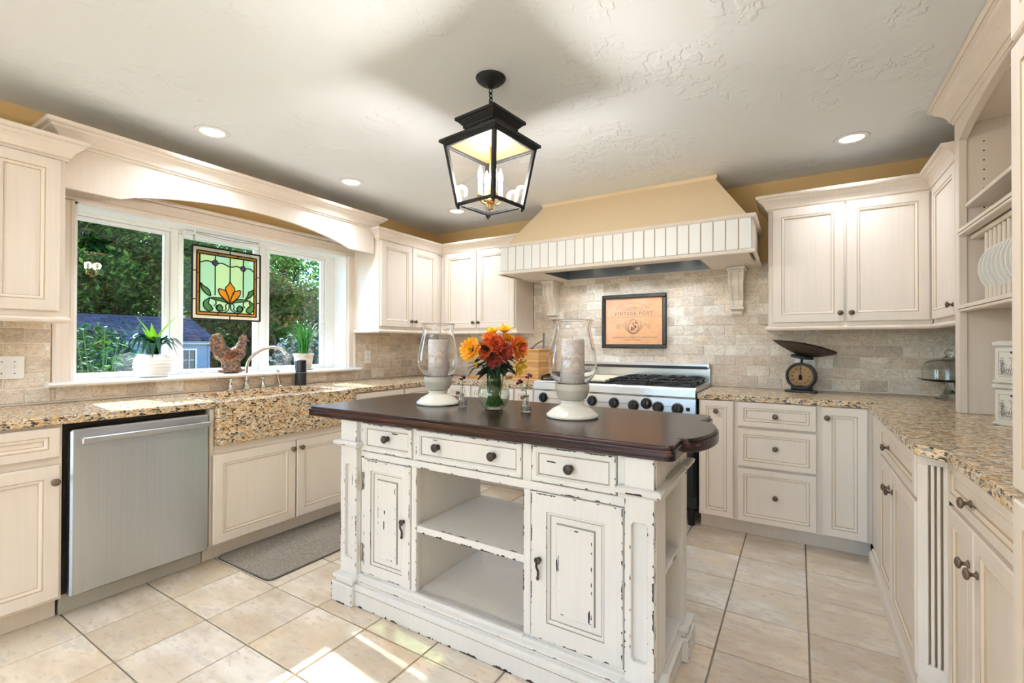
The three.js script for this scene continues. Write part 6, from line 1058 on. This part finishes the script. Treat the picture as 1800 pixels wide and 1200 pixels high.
  tree('broadleaf_tree', 'dark tree far behind the others in the right window', -14.5, -6.4, 4.1, 2.6, 0.1, 16000, DEEP, 0.1);
  function bush(name, label, x, z, w, h, n, cols, size) {
    const t = thing(name, label, 'bush', [x, GY, z]), l = []; for (let i = 0; i < 12; i++) { const q = i * 2.4; l.push(tube([[0, 0, 0], [Math.cos(q) * w * 0.3, h * 0.4, Math.sin(q) * w * 0.3], [Math.cos(q) * w * 0.6, h * rr(0.6, 0.95), Math.sin(q) * w * 0.6]], 0.012, 6, 5)); }
    lpart(t, 'branches', l, barkM);
    leaves(t, 'foliage', n, () => { const a = rr(0, 6.283), c = rr(0, 1), R = Math.pow(rnd(), 0.33), s = Math.sqrt(1 - c * c); return V(w * R * s * Math.cos(a), h * R * c, w * R * s * Math.sin(a)); }, size, cols); return t;
  }
  bush('shrub', 'dark rounded shrub in front of the shed, seen at the left of the left window', -6.3, 1.2, 0.95, 1.95, 9000, DEEP, 0.05);
  bush('shrub', 'low dark green shrub under the left window, behind the ribbed pot', -4.2, 1.5, 0.9, 1.5, 8000, ['#1f4a2c', '#2c5a34', '#1a3c24'], 0.045);
  bush('flowering_shrub', 'pale grey flowering shrub outside the right window, behind the grassy plant', -3.9, -0.95, 0.7, 1.85, 5000, ['#9aa4a4', '#7d8c88', '#5c7a62', '#b4bab4', '#48664c', '#3f5f42'], 0.05);
  bush('shrub', 'shady blue green shrub outside the right window, below the flowering shrub', -3.2, -0.75, 0.7, 1.45, 7000, ['#28484a', '#1f3a3c', '#35585a', '#24463a'], 0.045);
  { // near bush with large leaves
    const t = thing('large_leaved_shrub', 'bright green shrub with large pointed leaves just outside the left window', 'bush', [-2.1, GY, 2.32]), lm = ['#3f8a26', '#2f6c22', '#5a9c32'].map((c) => phy({ color: c, roughness: 0.7, specularIntensity: 0.15, transmission: 0.3, thickness: 0 })), gs = [0.07, 0.085, 0.1].map((L) => petalGeo(L, L * 0.27, -0.25, 0.25, 4)), st = [];
    for (let i = 0; i < 26; i++) {
      const q = rr(0, 6.283), R = rr(0.08, 0.5), H = rr(1.2, 1.78) - 0.3 * R, c = new THREE.QuadraticBezierCurve3(V(0, 0, 0), V(Math.cos(q) * R * 0.4, H * 0.7, Math.sin(q) * R * 0.4), V(Math.cos(q) * R, H, Math.sin(q) * R)); st.push(fin(new THREE.TubeGeometry(c, 8, 0.005, 5)));
      for (let k = 0; k < 8; k++) { const o = shade(new THREE.Mesh(gs[(rnd() * 3) | 0], lm[(rnd() * 3) | 0])); o.name = 'leaf'; o.position.copy(c.getPoint(0.62 + 0.38 * k / 7)); o.rotation.set(rr(-0.5, 0.3), k * 2.4 + rr(0, 0.6), 0, 'YXZ'); t.add(o); }
    }
    lpart(t, 'branches', st, FM.stem);
  }
}
renderer.render(scene, camera);
